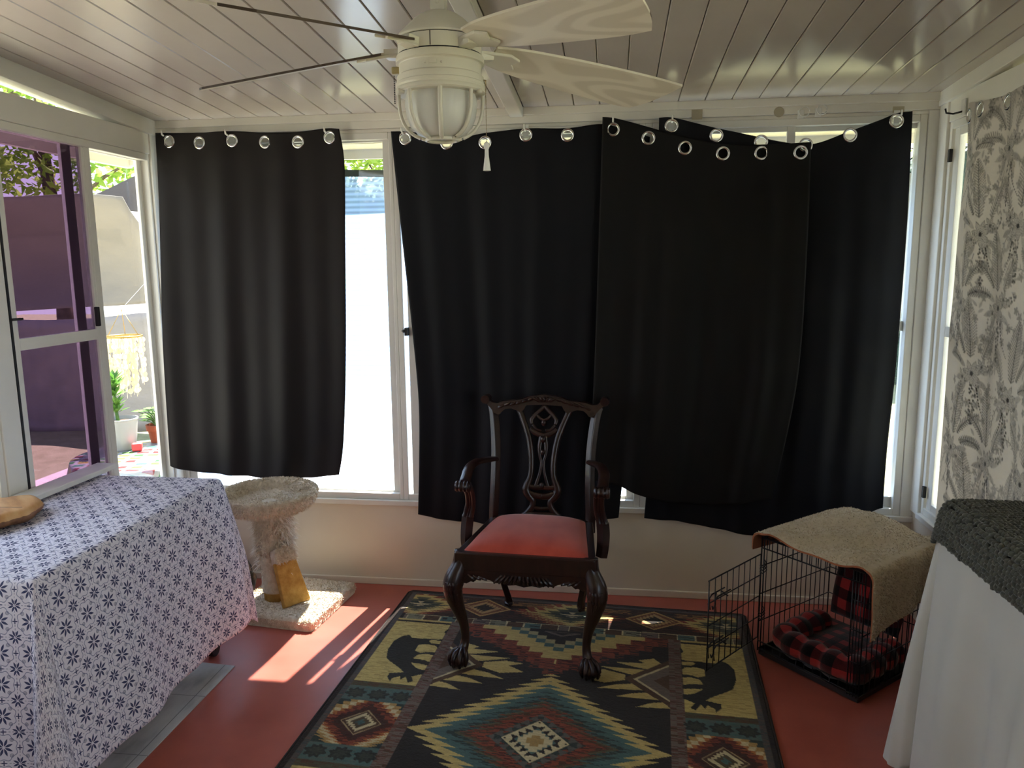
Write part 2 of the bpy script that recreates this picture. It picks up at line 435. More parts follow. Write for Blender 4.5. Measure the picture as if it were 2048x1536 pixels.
window('window_10', 'x', XR, XR + .055, (YN, 1.0, .476, 2.085, .03), [(YN + .02, -.1, .49, 2.07, .05, .045, 1.262, 0., GLASS), (-.14, .98, .49, 2.07, .05, .045, 1.262, .32, GLASS)])  # unseen window, made wide to let in more light from the right
# house wall behind the viewer
struct(MB().box(XL - .08, XR + .08, YN - .1, YN, 0, zc(YN) + .05).build('wall_near', plain('brown_house_siding', srgb(120, 104, 90), .7)))
# clear pane of the low triangular gaps above the side headers
m = MB()
m.add([(XL - .03, 3.33, 2.158), (XL - .03, YN, 2.158), (XL - .03, YN, zc(YN) - .06), (XL - .026, 3.33, 2.158), (XL - .026, YN, 2.158), (XL - .026, YN, zc(YN) - .06)],
      [(0, 1, 2), (5, 4, 3), (0, 3, 4, 1), (1, 4, 5, 2), (2, 5, 3, 0)])
struct(m.build('window_11', GLASS))
m = MB()
m.add([(XR + .03, 3.15, 2.178), (XR + .03, YN, 2.178), (XR + .03, YN, zc(YN) - .05), (XR + .034, 3.15, 2.178), (XR + .034, YN, 2.178), (XR + .034, YN, zc(YN) - .05)],
      [(0, 1, 2), (5, 4, 3), (0, 3, 4, 1), (1, 4, 5, 2), (2, 5, 3, 0)])
struct(m.build('window_12', GLASS))
# ------------------------------------------------------------------ curtains
def cloth_black(name, color):
    M = Mat(name)
    w = M.noise(700., 1., stretch=(1, 1, 0.15))
    M.set(color, 0.62, spec=0.16, sheen=0.03); M.bump(w, 0.10, 0.0008); return M.m
BLACK1 = cloth_black('black_blackout_fabric', (0.0125, 0.0100, 0.0098, 1))
BLACK2 = cloth_black('blue_black_blackout_fabric', (0.0052, 0.0055, 0.0078, 1))
BLACK3 = cloth_black('brown_black_blackout_fabric', (0.0070, 0.0064, 0.0060, 1))

def lerp_poly(pts, key, val, t):
    if t <= pts[0][key]: return pts[0][val]
    for a, b in zip(pts, pts[1:]):
        if t <= b[key]:
            k = (t - a[key]) / (b[key] - a[key]); return a[val] + (b[val] - a[val]) * k
    return pts[-1][val]

class Outline:                             # a hanging cloth bounded by four measured edges on a wall plane
    def __init__(s, top, bot, left, right):
        n = 120
        def resample(e):
            e = smooth_path(e, 10)
            L = [0.]
            for a, b in zip(e, e[1:]): L.append(L[-1] + float(np.linalg.norm(b - a)))
            return np.array(e), np.array(L) / L[-1]
        s.T, s.B, s.L, s.R = [resample(e) for e in (top, bot, left, right)]
    @staticmethod
    def at(e, t):
        P, L = e
        return np.array([np.interp(t, L, P[:, 0]), np.interp(t, L, P[:, 1])])
    def __call__(s, u, v):
        T, B, L, R = s.at(s.T, u), s.at(s.B, u), s.at(s.L, v), s.at(s.R, v)
        return (1 - v) * T + v * B + (1 - u) * L + u * R - ((1 - u) * (1 - v) * s.at(s.T, 0) + u * (1 - v) * s.at(s.T, 1) + (1 - u) * v * s.at(s.B, 0) + u * v * s.at(s.B, 1))

def panel(name, label, cat, group, mat, plane, at, top, bot, left, right, grommets, fold, nu, nv, hole=.0205, ring=.0068, tint=None, swap=1, attr=None):
    """plane 'y': cloth in x-z hung at y=at; plane 'x': cloth in y-z hung at x=at. fold(u, v) pushes it out of the plane."""
    O = Outline(top, bot, left, right)
    root = thing(name, label, cat, group=group)
    def P(u, v):
        a, z = O(u, v); d = at + fold(u, v)
        return (a, d, z) if plane == 'y' else (d, a, z)
    pts = np.array([[P(i / nu, j / nv) for i in range(nu + 1)] for j in range(nv + 1)])
    ax = 0 if plane == 'y' else 1
    g2 = [np.array(g[:2]) for g in grommets]
    mb = MB(); V = pts.reshape(-1, 3); fs = []
    depth_at = []
    for g in g2:
        dd = (V[:, ax] - g[0]) ** 2 + (V[:, 2] - g[1]) ** 2; depth_at.append(V[int(dd.argmin()), 1 - ax])
    for j in range(nv):
        for i in range(nu):
            a = j * (nu + 1) + i
            if j < nv * .16:
                c = (V[a] + V[a + nu + 2]) / 2
                if any((c[ax] - g[0]) ** 2 + (c[2] - g[1]) ** 2 < (hole + .002) ** 2 for g in g2): continue
            fs.append((a, a + 1, a + nu + 2, a + nu + 1))
    mb.add(V, fs); mb.uv = [(i / nu, j / nv) for j in range(nv + 1) for i in range(nu + 1)]
    o = mb.build('fabric', mat, root, smooth=True, solid=.0016)
    for g, d in zip(grommets, depth_at):
        m = MB(); R = hole + ring / 2; q = []
        tilt = g[2] if len(g) > 2 else 1.0
        for k in range(28):
            th = 2 * PI * k / 28
            a, z = g[0] + R * tilt * math.cos(th), g[1] + R * math.sin(th)
            q.append((a, d, z) if plane == 'y' else (d, a, z))
        nrm = (0, 1, 0) if plane == 'y' else (1, 0, 0)
        m.tube(q, ring / 1.35, n=8, sx=1.05, sy=.62, ref=nrm, closed=True)
        m.build('grommet', CHROME, root, smooth=True)
    return root, o

def pxs(y, *p): return [tuple(on_y(a, b, y)[[0, 2]]) for a, b in p]
def gr(y, *p): return [tuple(on_y(a, b, y)[[0, 2]]) for a, b in p]

def folds(terms, hem=0.0):
    def f(u, v):
        s = 0.
        k = 0.25 + 0.75 * min(1., v * 1.6)
        for a, fr, ph, sl in terms: s += a * math.sin(2 * PI * fr * u + ph + sl * v)
        return -abs(s) * 0 - s * k
    return f

Y1 = 3.368
c1 = panel('curtain', 'narrow black grommet curtain hanging alone over the left window above the cat tree', 'curtain', 'black blackout curtains on the back wall', BLACK1, 'y', Y1,
      pxs(Y1, (312, 266), (338, 266), (400, 265), (463, 262), (530, 265), (595, 264), (650, 257), (679, 258)),
      pxs(Y1, (345, 930), (385, 944), (450, 950), (540, 957), (615, 955), (680, 948)),
      pxs(Y1, (312, 266), (321, 420), (331, 700), (345, 930)),
      pxs(Y1, (679, 258), (690, 330), (692, 480), (694, 700), (689, 880), (680, 948)),
      gr(Y1, (338, 283), (397, 285), (463, 281), (530, 284), (596, 284), (660, 275)),
      folds([(.010, 3.2, .6, .5), (.006, 6.1, 1.2, -.6), (.012, 1.1, 2.4, .2)]), 110, 200)
Y2 = 3.376
c2 = panel('curtain', 'wide black curtain behind the armchair, second panel from the left', 'curtain', 'black blackout curtains on the back wall', BLACK2, 'y', Y2,
      pxs(Y2, (782, 263), (810, 263), (850, 267), (893, 273), (935, 272), (970, 266), (1010, 261), (1052, 257), (1135, 256), (1205, 248), (1260, 262), (1300, 274)),
      pxs(Y2, (838, 1026), (872, 1036), (920, 1043), (1000, 1050), (1100, 1046), (1180, 1040), (1237, 1034)),
      pxs(Y2, (782, 263), (795, 385), (811, 530), (826, 660), (839, 800), (840, 920), (838, 1026)),
      pxs(Y2, (1300, 274), (1290, 500), (1262, 800), (1237, 1034)),
      gr(Y2, (810, 277), (893, 286), (970, 285), (1052, 270), (1135, 270)),
      folds([(.010, 2.2, .3, .7), (.006, 5.3, 2.2, -.5), (.004, 9., .4, 1.4)]), 130, 210)
Y4 = 3.356
c4 = panel('curtain', 'black curtain at the far right of the back wall reaching the crate cover', 'curtain', 'black blackout curtains on the back wall', BLACK2, 'y', Y4,
      pxs(Y4, (1318, 236), (1343, 235), (1388, 245), (1433, 256), (1500, 270), (1560, 283), (1625, 288), (1700, 262), (1760, 240), (1795, 226), (1826, 222)),
      pxs(Y4, (1288, 1034), (1400, 1051), (1510, 1070), (1600, 1064), (1700, 1040), (1768, 1018)),
      pxs(Y4, (1318, 236), (1312, 500), (1297, 900), (1288, 1034)),
      pxs(Y4, (1826, 222), (1816, 450), (1796, 720), (1777, 900), (1768, 1018)),
      gr(Y4, (1343, 252), (1433, 271), (1522, 284), (1612, 290), (1700, 270), (1793, 242)),
      folds([(.009, 2.6, 1.1, .3), (.007, 4.7, .2, .6), (.003, 9.5, 2., 1.)]), 130, 210)
Y3 = 3.326
c3 = panel('curtain', 'black curtain with a sagging top edge overlapping in front of its two neighbours', 'curtain', 'black blackout curtains on the back wall', BLACK3, 'y', Y3,
      pxs(Y3, (1205, 234), (1228, 236), (1258, 243), (1297, 254), (1340, 266), (1400, 280), (1450, 288), (1523, 289), (1575, 287), (1622, 284)),
      pxs(Y3, (1178, 958), (1240, 974), (1290, 994), (1360, 1006), (1440, 1009), (1545, 998)),
      pxs(Y3, (1205, 234), (1200, 400), (1190, 700), (1178, 958)),
      pxs(Y3, (1622, 284), (1614, 500), (1595, 760), (1545, 998)),
      gr(Y3, (1226, 259), (1297, 276), (1370, 296), (1446, 307), (1523, 306), (1601, 305)),
      folds([(.008, 2.1, 2.2, .9), (.005, 5.1, .9, -.8), (.003, 8.7, .3, .6)]), 110, 200)

# clear adhesive hooks that hold the curtains
CLEAR = plain('clear_plastic_hook', (0.78, 0.77, 0.73, 1), 0.18, var=.02)
def hook(px, py, label, y=YB - .012, reach=.055):
    p = on_y(px, py, y)
    t = thing('adhesive_hook', label, 'hook', tuple(p), group='adhesive curtain hooks')
    MB().box(-.012, .012, -.003, 0., -.022, .030).build('backing_plate', CLEAR, t, bevel=.002)
    m = MB(); m.tube([(0, -.003, .004), (0, -reach * .6, -.002), (0, -reach, .004), (0, -reach - .004, .022)], [.0045, .0042, .004, .0035], n=8, ref=(1, 0, 0))
    m.build('prong', CLEAR, t, smooth=True)
for a, b, w in ((338, 275, 'first grommet of the curtain above the cat tree'), (463, 273, 'third grommet of the curtain above the cat tree'), (658, 268, 'last grommet of the curtain above the cat tree'),
                (810, 269, 'first grommet of the wide curtain behind the armchair'), (1052, 263, 'grommet under the end of the ceiling beam'),
                (1343, 246, 'first grammet'.replace('grammet', 'grommet') + ' of the far right black curtain'), (1793, 236, 'last grommet of the far right black curtain')):
    hook(a, b, 'clear adhesive hook through the ' + w)
hook(1226, 252, 'clear adhesive hook through the first grommet of the sagging curtain', reach=.085)
TAPE = plain('beige_tape_residue', srgb(176, 166, 142), 0.6)
for px, py, w, h, lb in ((1394, 229, .022, .020, 'beige tape patch on the header above the sagging curtain'), (1797, 219, .022, .012, 'beige tape patch above the last grommet at the right')):
    p = on_y(px, py, YB - .0125)
    tag(MB().box(p[0] - w, p[0] + w, p[1] - .0015, p[1], p[2] - h, p[2] + h).build('tape_patch', TAPE), lb, 'tape')
for px, py, lb in ((1558, 224, 'stained round tape pad on the header right of the sagging curtain'),):
    p = on_y(px, py, YB - .0125); m = MB()
    m.lathe([(.0, 0), (.02, 0), (.021, .001), (.019, .002), (0, .002)], n=20, cap=False)
    o = m.build('tape_patch', TAPE); o.location = p; o.rotation_euler = (PI / 2, 0, 0); tag(o, lb, 'tape')
for px, py, lb in ((1602, 229, 'square clear hook without a curtain on the white header'), (1637, 225, 'round clear hook without a curtain on the white header')):
    p = on_y(px, py, YB - .0125); t = thing('adhesive_hook', lb, 'hook', tuple(p), group='adhesive curtain hooks')
    MB().box(-.014, .012, -.003, 0., -.018, .018).build('backing_plate', CLEAR, t, bevel=.002)
    m = MB(); m.tube([(.02 * math.cos(a) + .012, -.006, .02 * math.sin(a) + .01) for a in [k * .42 for k in range(15)]], .0022, n=6, ref=(0, 1, 0)); m.build('ring', CLEAR, t, smooth=True)

# ---- floral curtain on the right wall (printed pattern rasterised into the cloth's own colours)
FLW, FLH, FRES = 1.75, 1.95, .0034
nx, nz = int(FLW / FRES), int(FLH / FRES)
gx, gz = np.meshgrid((np.arange(nx + 1)) * FRES, (np.arange(nz + 1)) * FRES)
ink = np.zeros_like(gx)
def stroke(pts, w0, w1, k):
    global ink
    pts = np.array(smooth_path(pts, 6)); n = len(pts)
    for i, p in enumerate(pts):
        w = w0 + (w1 - w0) * i / max(1, n - 1)
        x0, x1 = int((p[0] - w) / FRES) - 1, int((p[0] + w) / FRES) + 2; z0, z1 = int((p[1] - w) / FRES) - 1, int((p[1] + w) / FRES) + 2
        if x1 < 0 or z1 < 0 or x0 > nx or z0 > nz: continue
        x0, z0 = max(x0, 0), max(z0, 0)
        sl = (slice(z0, z1), slice(x0, x1))
        d = np.hypot(gx[sl] - p[0], gz[sl] - p[1])
        ink[sl] = np.maximum(ink[sl], k * np.clip((w - d) / FRES + .5, 0, 1))
def leaf(x, z, ang, L, wd, k, veins=True, fill=.55):
    c, s_ = math.cos(ang), math.sin(ang)
    for t in np.linspace(0, 1, int(L / .004) + 2):
        w = wd * math.sin(PI * min(1, .06 + t * .94)) ** .8
        stroke([(x + c * L * t, z + s_ * L * t), (x + c * L * t + 1e-4, z + s_ * L * t)], w, w, k * fill)
    stroke([(x, z), (x + c * L, z + s_ * L)], .0018, .001, k)
def fern(x, z, ang, L, wd, k, curve=0.):
    P = []
    n = int(L / .010)
    for i in range(n + 1):
        t = i / n; a = ang + curve * t
        x += math.cos(a) * L / n; z += math.sin(a) * L / n; P.append((x, z))
        w = wd * (math.sin(PI * (.12 + .86 * t)) ** .7)
        for sd in (-1, 1):
            b = a + sd * 1.05
            stroke([(x, z), (x + math.cos(b) * w, z + math.sin(b) * w)], .0030, .0022, k * .72)
    stroke(P, .0022, .0016, k)
def bloom(x, z, r, k, n=6, rot=0.):
    for i in range(n):
        a = rot + 2 * PI * i / n
        leaf(x + math.cos(a) * r * .15, z + math.sin(a) * r * .15, a, r, r * .26, k, fill=.24)
        tip = (x + math.cos(a) * r * 1.1, z + math.sin(a) * r * 1.1)
        for sd in (-1, 1):
            stroke([(x, z), (x + math.cos(a + sd * .32) * r * .7, z + math.sin(a + sd * .32) * r * .7), tip], .0016, .0016, k * .9)
    for rr, kk in ((.20, 1.), (.11, .6)): stroke([(x, z), (x + 1e-4, z)], r * rr, r * rr, k * kk)
def raceme(x, z, L, k, ang=-PI / 2):
    n = int(L / .012)
    for i in range(n):
        t = i / n; px_, pz_ = x + math.cos(ang) * L * t, z + math.sin(ang) * L * t
        for q in range(4):
            dx, dz = random.uniform(-1, 1) * .020 * (1 - .6 * t), random.uniform(-1, 1) * .008
            stroke([(px_ + dx, pz_ + dz), (px_ + dx + .001, pz_ + dz)], .0045, .0045, k * random.choice((.45, .7, .9)))
def spray(x, z, ang, L, k, n=5):
    P = [(x + math.cos(ang + .5 * t) * L * t, z + math.sin(ang + .5 * t) * L * t) for t in np.linspace(0, 1, 6)]
    stroke(P, .0018, .0012, k)
    for i in range(1, 6):
        for sd in (-1, 1): leaf(P[i][0], P[i][1], ang + .5 * i / 6 + sd * .9, L * .16, L * .035, k * .8)
def motif(x, z, f):                        # one bouquet of the print
    k = .85
    fern(x - .01 * f, z + .05, PI / 2 + .10 * f, .20, .042, k, .12 * f)
    fern(x + .05 * f, z + .05, PI / 2 - .35 * f, .13, .026, k * .8, -.5 * f)
    fern(x - .06 * f, z + .03, PI / 2 + 1.0 * f, .11, .020, k, .9 * f)
    fern(x - .04 * f, z + .06, PI / 2 + .55 * f, .14, .016, k, .6 * f)
    bloom(x, z, .044, k, 7, .3); bloom(x + .048 * f, z + .030, .028, k * .9, 6, .1); bloom(x - .05 * f, z - .02, .031, k * .8, 5, .9); bloom(x + .038 * f, z - .042, .028, k * .7, 5, .4)
    for a in (.2, -.5, -1.0, PI + .3, PI - .5, PI + .9): leaf(x + math.cos(a) * .045, z + math.sin(a) * .045, a, .060, .011, k * random.choice((.7, 1.)), fill=.4)
    raceme(x + .01 * f, z - .05, .14, k); raceme(x + .075 * f, z + .02, .07, k * .8, .5 * f); raceme(x - .06 * f, z - .05, .09, k * .6, -PI / 2 - .3 * f)
    spray(x - .03 * f, z - .07, -PI / 2 - .55 * f, .13, k * .9); spray(x + .07 * f, z - .04, -.7 if f > 0 else PI + .7, .10, k * .8); spray(x + .08 * f, z + .08, PI / 2 - .8 * f, .10, k * .8)
    stroke([(x + .03 * f, z - .05), (x + .05 * f, z - .11), (x + .09 * f, z - .16)], .005, .002, k)
    for q in range(11):
        a = random.uniform(0, 2 * PI); r = random.uniform(.08, .17)
        bloom(x + math.cos(a) * r, z + math.sin(a) * r * 1.25, random.uniform(.010, .016), k * .7, 5, a)
        leaf(x + math.cos(a + .3) * r, z + math.sin(a + .3) * r * 1.2, random.uniform(0, 6.28), .026, .006, k * .6)
row = 0
for iz in range(-1, 8):
    for ix in range(0, 7):
        mx_, mz_ = .10 + ix * .27 + (.135 if iz % 2 else 0.) + random.uniform(-.02, .02), .16 + iz * .27 + random.uniform(-.03, .03)
        if -0.2 < mx_ < FLW + .2: motif(mx_, mz_, 1 if (ix + iz) % 2 else -1)
M = Mat('white_toile_fabric')
at_ = M.node('ShaderNodeAttribute'); at_.attribute_name = 'print'
fcol = M.mix(N(M.t, at_.outputs['Fac']), srgb(216, 210, 202), srgb(72, 73, 72))
M.set(fcol, 0.85, spec=.12); M.translucent(fcol, .38); M.bump(M.noise(500., 1.), .05, .001)
TOILE = M.m
XF = 1.281
fp = lambda *p: [tuple(on_x(a, b, XF)[[1, 2]]) for a, b in p]
yl0 = on_x(1925, 206, XF); yl1 = on_x(1868, 1080, XF)
top = [(3.128, 2.122), (3.09, 2.116), (3.03, 2.104), (2.97, 2.096), (2.90, 2.090), (2.82, 2.088), (2.6, 2.09), (2.0, 2.09), (1.44, 2.09)]
left = fp((1926, 206), (1917, 330), (1908, 450), (1903, 600), (1893, 760), (1880, 930), (1868, 1080)) + [(3.07, .16)]
top[0] = left[0]
cf, fo_ = panel('curtain', 'white curtain with grey floral toile print hanging on the right wall', 'curtain', None, TOILE, 'x', XF,
      top, [(3.07, .16), (2.2, .15), (1.44, .15)], left, [(1.44, 2.09), (1.44, .15)],
      [tuple(on_x(1927, 231, XF)[[1, 2]]) + (.8,), tuple(on_x(1965, 218, XF)[[1, 2]]), tuple(on_x(2011, 203, XF)[[1, 2]]), (2.655, 2.058), (2.49, 2.058)],
      lambda u, v: -.010 * math.sin(2 * PI * 3.3 * u + .4) * (.3 + .7 * min(1, v * 2)) + .006 * math.sin(2 * PI * 7 * u + v) - .03 * max(0., 1 - u * 14) * max(0, 1 - abs(v - .1) * 3) * -1.0, nx, nz)
a_ = fo_.data.attributes.new('print', 'FLOAT', 'POINT')
a_.data.foreach_set('value', ink[::-1][:, :].astype(np.float32).ravel())
m = MB(); t = thing('adhesive_hook', 'bent wire hook at the first grommet of the floral curtain', 'hook', tuple(on_x(1926, 226, XR - .012)))
MB().box(-.004, .0, -.02, .012, -.008, .05).build('backing_plate', CLEAR, t, bevel=.001)
m.tube([(-.002, .0, .006), (-.03, .012, .0), (-.055, .012, .004), (-.06, .010, .02)], .0035, n=8, ref=(0, 0, 1)); m.build('prong', DARKGAP, t, smooth=True)
# ------------------------------------------------------------------ rug (pattern held in the pile's own yarn colours)
RW, RL, RRES = 1.547, 2.10, .0036
nu_, nv_ = int(RW / RRES), int(RL / RRES)
gu, gv = np.meshgrid(np.linspace(0, RW, nu_ + 1), np.linspace(0, RL, nv_ + 1))
DARK, GOLD, TEAL, RUST = (46, 40, 36), (196, 172, 108), (78, 104, 100), (134, 66, 46)
GREY, BROWN, CREAM, OLIVE = (112, 98, 88), (86, 62, 44), (206, 190, 148), (88, 88, 66)
DTEAL, ORANGE, MAROON = (52, 62, 58), (176, 112, 62), (84, 42, 34)
lin = lambda c: np.array(srgb(*c)[:3])
rc = np.zeros(gu.shape + (3,)) + lin(DARK)
rng = np.random.RandomState(3)
jit = np.repeat(rng.rand(nv_ + 1, nu_ // 6 + 2), 6, axis=1)[:, :nu_ + 1]   # yarn streaks along the rows
def paint(mask, col, k=1.0): rc[mask] = rc[mask] * (1 - k) + lin(col) * k
def inpoly(poly, U=None, Vv=None):
    U = gu if U is None else U; Vv = gv if Vv is None else Vv
    r = np.zeros(U.shape, bool); P = list(poly)
    x0, x1 = min(p[0] for p in P), max(p[0] for p in P); y0, y1 = min(p[1] for p in P), max(p[1] for p in P)
    box = (U >= x0) & (U <= x1) & (Vv >= y0) & (Vv <= y1)
    u, v = U[box], Vv[box]; q = np.zeros(u.shape, bool)
    for (ax, ay), (bx, by) in zip(P, P[1:] + P[:1]):
        if ay == by: continue
        q ^= ((ay > v) != (by > v)) & (u < (bx - ax) * (v - ay) / (by - ay) + ax)
    r[box] = q; return r
CU, CV = RW / 2, RL / 2
def saw(v, p): return np.abs(((v / p) % 1) * 2 - 1)        # 0..1 triangle wave
def sawt(v, p): return (v / p) % 1
def speckle(mask, col, prob): paint(mask & (jit < prob), col)
mu = np.minimum(gu, RW - gu); mv = np.minimum(gv, RL - gv)  # mirrored halves
field = (mu > .335) & (mv > .28)
# large centre medallion
du, dv = np.abs(gu - CU), np.abs(gv - CV)
zz = (sawt(dv, .040) - .5) * .055
d = (du + zz) / .415 + dv / .408
for lim, col in ((1.0, GOLD), (.845, TEAL), (.70, DTEAL), (.60, OLIVE), (.55, BROWN), (.50, RUST), (.345, DTEAL)):
    paint(field & (d < lim), col)
speckle(field & (d < .64) & (d > .50), RUST, .30); speckle(field & (d < .50) & (d > .35), MAROON, .35); speckle(field & (d < .74) & (d > .60), TEAL, .4); speckle(field & (d < .55) & (d > .4), BROWN, .2)
d2 = du / .415 + dv / .408
ang = np.abs(gu - CU) - np.abs(gv - CV)
paint(field & (d2 < .375) & (d2 > .275) & (saw(ang, .05) > (.375 - d2) * 9), (92, 92, 84))
paint(d2 < .275, CREAM); paint((d2 < .262) & (d2 > .165) & (saw(ang, .040) < (.262 - d2) * 9.5), DARK)
paint((d2 < .168), TEAL); paint((d2 < .13) & (d2 > .10), DTEAL)
st = np.floor(du / .014) * .014 + np.floor(dv / .014) * .014; paint(st < .045, CREAM); paint(st < .028, (170, 138, 84))
# stepped half medallions at both ends
e = mv - .28
zz = (sawt(e, .040) - .5) * .06
d = (du - zz) / .37 + e / .262
fe = field & (e > 0) & (dv > .30)
paint(fe & (d < 1.30), RUST); speckle(fe & (d < 1.32) & (d > 1.02), MAROON, .45); speckle(fe & (d < 1.40) & (d > 1.25), RUST, .4); paint(fe & (d < 1.0), GOLD)
sx_, sy_ = np.floor((du + .02) / .040), np.floor(e / .030)
stp = sx_ * .040 / .37 + sy_ * .030 / .262
paint(fe & (stp < .60), TEAL); paint(fe & (stp < .60) & ((sx_ + sy_) % 2 < 1), (170, 158, 116)); paint(fe & (stp < .36), DARK)
paint(fe & (du < .075) & (e < .055) & (e > .02) & (du < (.06 - e) * 2.2), GREY); paint(fe & (du < .075) & (e < .05) & (e > .025) & (du < (.047 - e) * 2.2), DARK)
# side arrowheads with spikes
for flip_v in (0, 1):
    def pv(p): return [(u, RL - v) if flip_v else (u, v) for u, v in p]
    def both(poly, col):
        for mir in (0, 1):
            q = pv([((RW - u) if mir else u, v) for u, v in poly]); paint(inpoly(q) & (mu > .333), col)
    for a, b in ((.47, 0.), (.52, 1.), (.575, 2.), (.66, 2.), (.725, 1.), (.785, 0.)): pass
    both([(.395, .455), (.345, .515), (.40, .515), (.455, .478)], GOLD)
    both([(.37, .492), (.40, .545), (.47, .530), (.545, .505)], GOLD)
    both([(.43, .545), (.47, .590), (.52, .575), (.60, .545)], GOLD)
    both([(.50, .592), (.58, .568), (.655, .578), (.60, .602), (.665, .64), (.575, .660), (.50, .63)], GOLD)
    both([(.43, .69), (.47, .650), (.53, .665), (.60, .700)], GOLD)
    both([(.36, .745), (.41, .700), (.47, .715), (.53, .745)], GOLD)
    both([(.335, .79), (.36, .755), (.40, .765), (.455, .800)], GOLD)
    both([(.33, .455), (.505, .617), (.33, .790)], BROWN); both([(.33, .488), (.470, .617), (.33, .757)], CREAM)
    both([(.33, .500), (.455, .617), (.33, .745)], GREY); both([(.33, .56), (.395, .617), (.33, .68)], BROWN)
# vertical separators
sep = (mu > .287) & (mu < .337) & (mv > .27)
paint(sep, GREY); speckle(sep, (110, 72, 62), .5); speckle(sep, BROWN, .18)
# side columns: bear panels, dotted bands, diamonds
side = (mu > .045) & (mu < .287)
pan = side & (mv > .315) & (mv < .800); paint(pan, (202, 180, 112)); speckle(pan, (188, 164, 100), .3)
paint(side & (mv > .800) & (mv < .835), BROWN); speckle(side & (mv > .80) & (mv < .835), OLIVE, .5)
paint(side & (mv > .300) & (mv < .318) & (saw(mu, .030) > (mv - .300) / .018), DARK)
tb = side & (((mv > .835) & (mv < .925)) | ((dv < 9) & (mv > 9)))
for lo, hi in ((.835, .925),):
    b = side & (mv > lo) & (mv < hi); paint(b, TEAL); speckle(b, (96, 108, 100), .4); mc = (lo + hi) / 2
    for k in (.085, .170, .255):
        r = np.hypot((mu - k) / .036, (mv - mc) / .030) + .16 * np.sin(np.arctan2(mv - mc, mu - k) * 8)
        paint(r < 1, (54, 56, 50)); paint(r < .6, (66, 68, 58))
md = side & (mv > .925)
cm = .172
dd = np.abs(mu - cm) / .13 + dv / .125
wob = (sawt(gv, .020) - .5) * .20
paint(md, DTEAL); paint(md & (dd + wob < 1.62), (176, 140, 84)); paint(md & (dd + wob < 1.42), CREAM); paint(md & (dd + wob < 1.24), ORANGE); paint(md & (dd + wob < 1.12), RUST); paint(md & (dd + wob * .6 < .86), (70, 46, 38)); speckle(md & (dd < 1.15), MAROON, .3)
paint(md & (dd < .60), BROWN); paint(md & (dd < .575) & (dd > .535), (176, 150, 112)); s2 = dd + (saw(mu + gv, .020) - .5) * .10
paint(md & (s2 < .42), CREAM); paint(md & (s2 < .29), (88, 74, 52)); paint(md & (s2 < .13), TEAL)
# end bands with diamonds and toothed medallions
end = (mv > .035) & (mv < .288) & (mu > .04)
paint(end & (mv < .235), (70, 46, 38)); speckle(end & (mv < .235), (120, 70, 46), .25); speckle(end & (mv < .235), DARK, .3)
for cx_ in (.092, .752):
    for mm in ((gu, cx_), (RW - gu, cx_)):
        q = np.abs(mm[0] - mm[1]); dd = q / .19 + np.abs(mv - .135) / .115 + (sawt(mv, .022) - .5) * .30
        z = end & (mv < .235)
        paint(z & (dd < 1.15), RUST); paint(z & (dd < .98), GOLD); paint(z & (dd < .66), OLIVE); paint(z & (dd < .40), DTEAL); paint(z & (dd < .16), CREAM)
for cx_ in (.395,):
    for mm in (gu, RW - gu):
        dd = np.abs(mm - cx_) / .125 + np.abs(mv - .128) / .088; z = end
        paint(z & (dd < 1.0), (190, 152, 96)); paint(z & (dd < .88), (120, 76, 50)); s2 = dd + (saw(mm * 2 + mv * 2, .05) - .5) * .2; paint(z & (s2 < .66), (180, 146, 100)); paint(z & (s2 < .42), DARK)
tt = end & (mv > .05) & (mv < .09) & (sawt(mv, .013) < .6)
for c_ in (.24, .56, .66): speckle(tt & (np.abs(mu - c_) < .04 + .03 * saw(mv, .026)), (160, 118, 70), .8)
bl = (mv > .238) & (mv < .285) & (mu > .06)
k = np.floor(mu / .075)
for i, col in enumerate((GREY, (126, 124, 102), BROWN, TEAL, BROWN)): paint(bl & (k % 5 == i), col)
paint(bl & ((np.abs((mu / .075) % 1 - .5) > .47) | (mv < .242)), CREAM); speckle(bl, DARK, .15)
paint((mv > .285) & (mv < .300) & side, GOLD)
# the two bear silhouettes visible on each side
def Z1(*p): return [(560 + a / 4.096, 1176 + b / 4.096) for a, b in p]
def Z3(*p): return [(560 + a / 4.096, 1346 + b / 4.096) for a, b in p]
RO, RU, RV = np.array([-.949, 3.347]), np.array([.9984, -.0563]), np.array([-.0563, -.9984])
def uvp(pp):
    r = []
    for a, b in pp:
        q = on_z(a, b)[:2] - RO; r.append((float(q @ RU), float(q @ RV)))
    return r
body = uvp(Z1((1060, 398), (1085, 425), (1190, 430), (1325, 438), (1372, 415), (1345, 375), (1400, 335), (1475, 345), (1225, 737)) + Z3((1140, 120), (1190, 22), (1080, 45), (1088, 88), (1045, 95), (1030, 48), (985, 72), (985, 42), (920, 60), (900, 85), (880, 50), (892, 20)) +
           Z1((892, 712), (1015, 708), (990, 680), (920, 630), (872, 590), (885, 520), (930, 450), (1000, 410)))
holes = [uvp(Z1(*h)) for h in (((1220, 448), (1250, 440), (1322, 452), (1330, 468), (1300, 476), (1240, 470)), ((1132, 482), (1200, 476), (1275, 490), (1308, 520), (1285, 545), (1200, 540), (1150, 548), (1108, 530)),
        ((1130, 562), (1200, 556), (1280, 572), (1250, 630), (1180, 606), (1090, 592)), ((1072, 626), (1160, 640), (1238, 658), (1212, 696), (1140, 682), (1100, 660)))]
for mir in (0, 1):
    for fv in (0, 1):
        T = lambda P: [((RW - u) if mir else u, (RL - v) if fv else v) for u, v in P]
        bm_ = inpoly(T(body)); 
        for h in holes: bm_ &= ~inpoly(T(h))
        paint(bm_ & (mu < .290), (44, 42, 36))
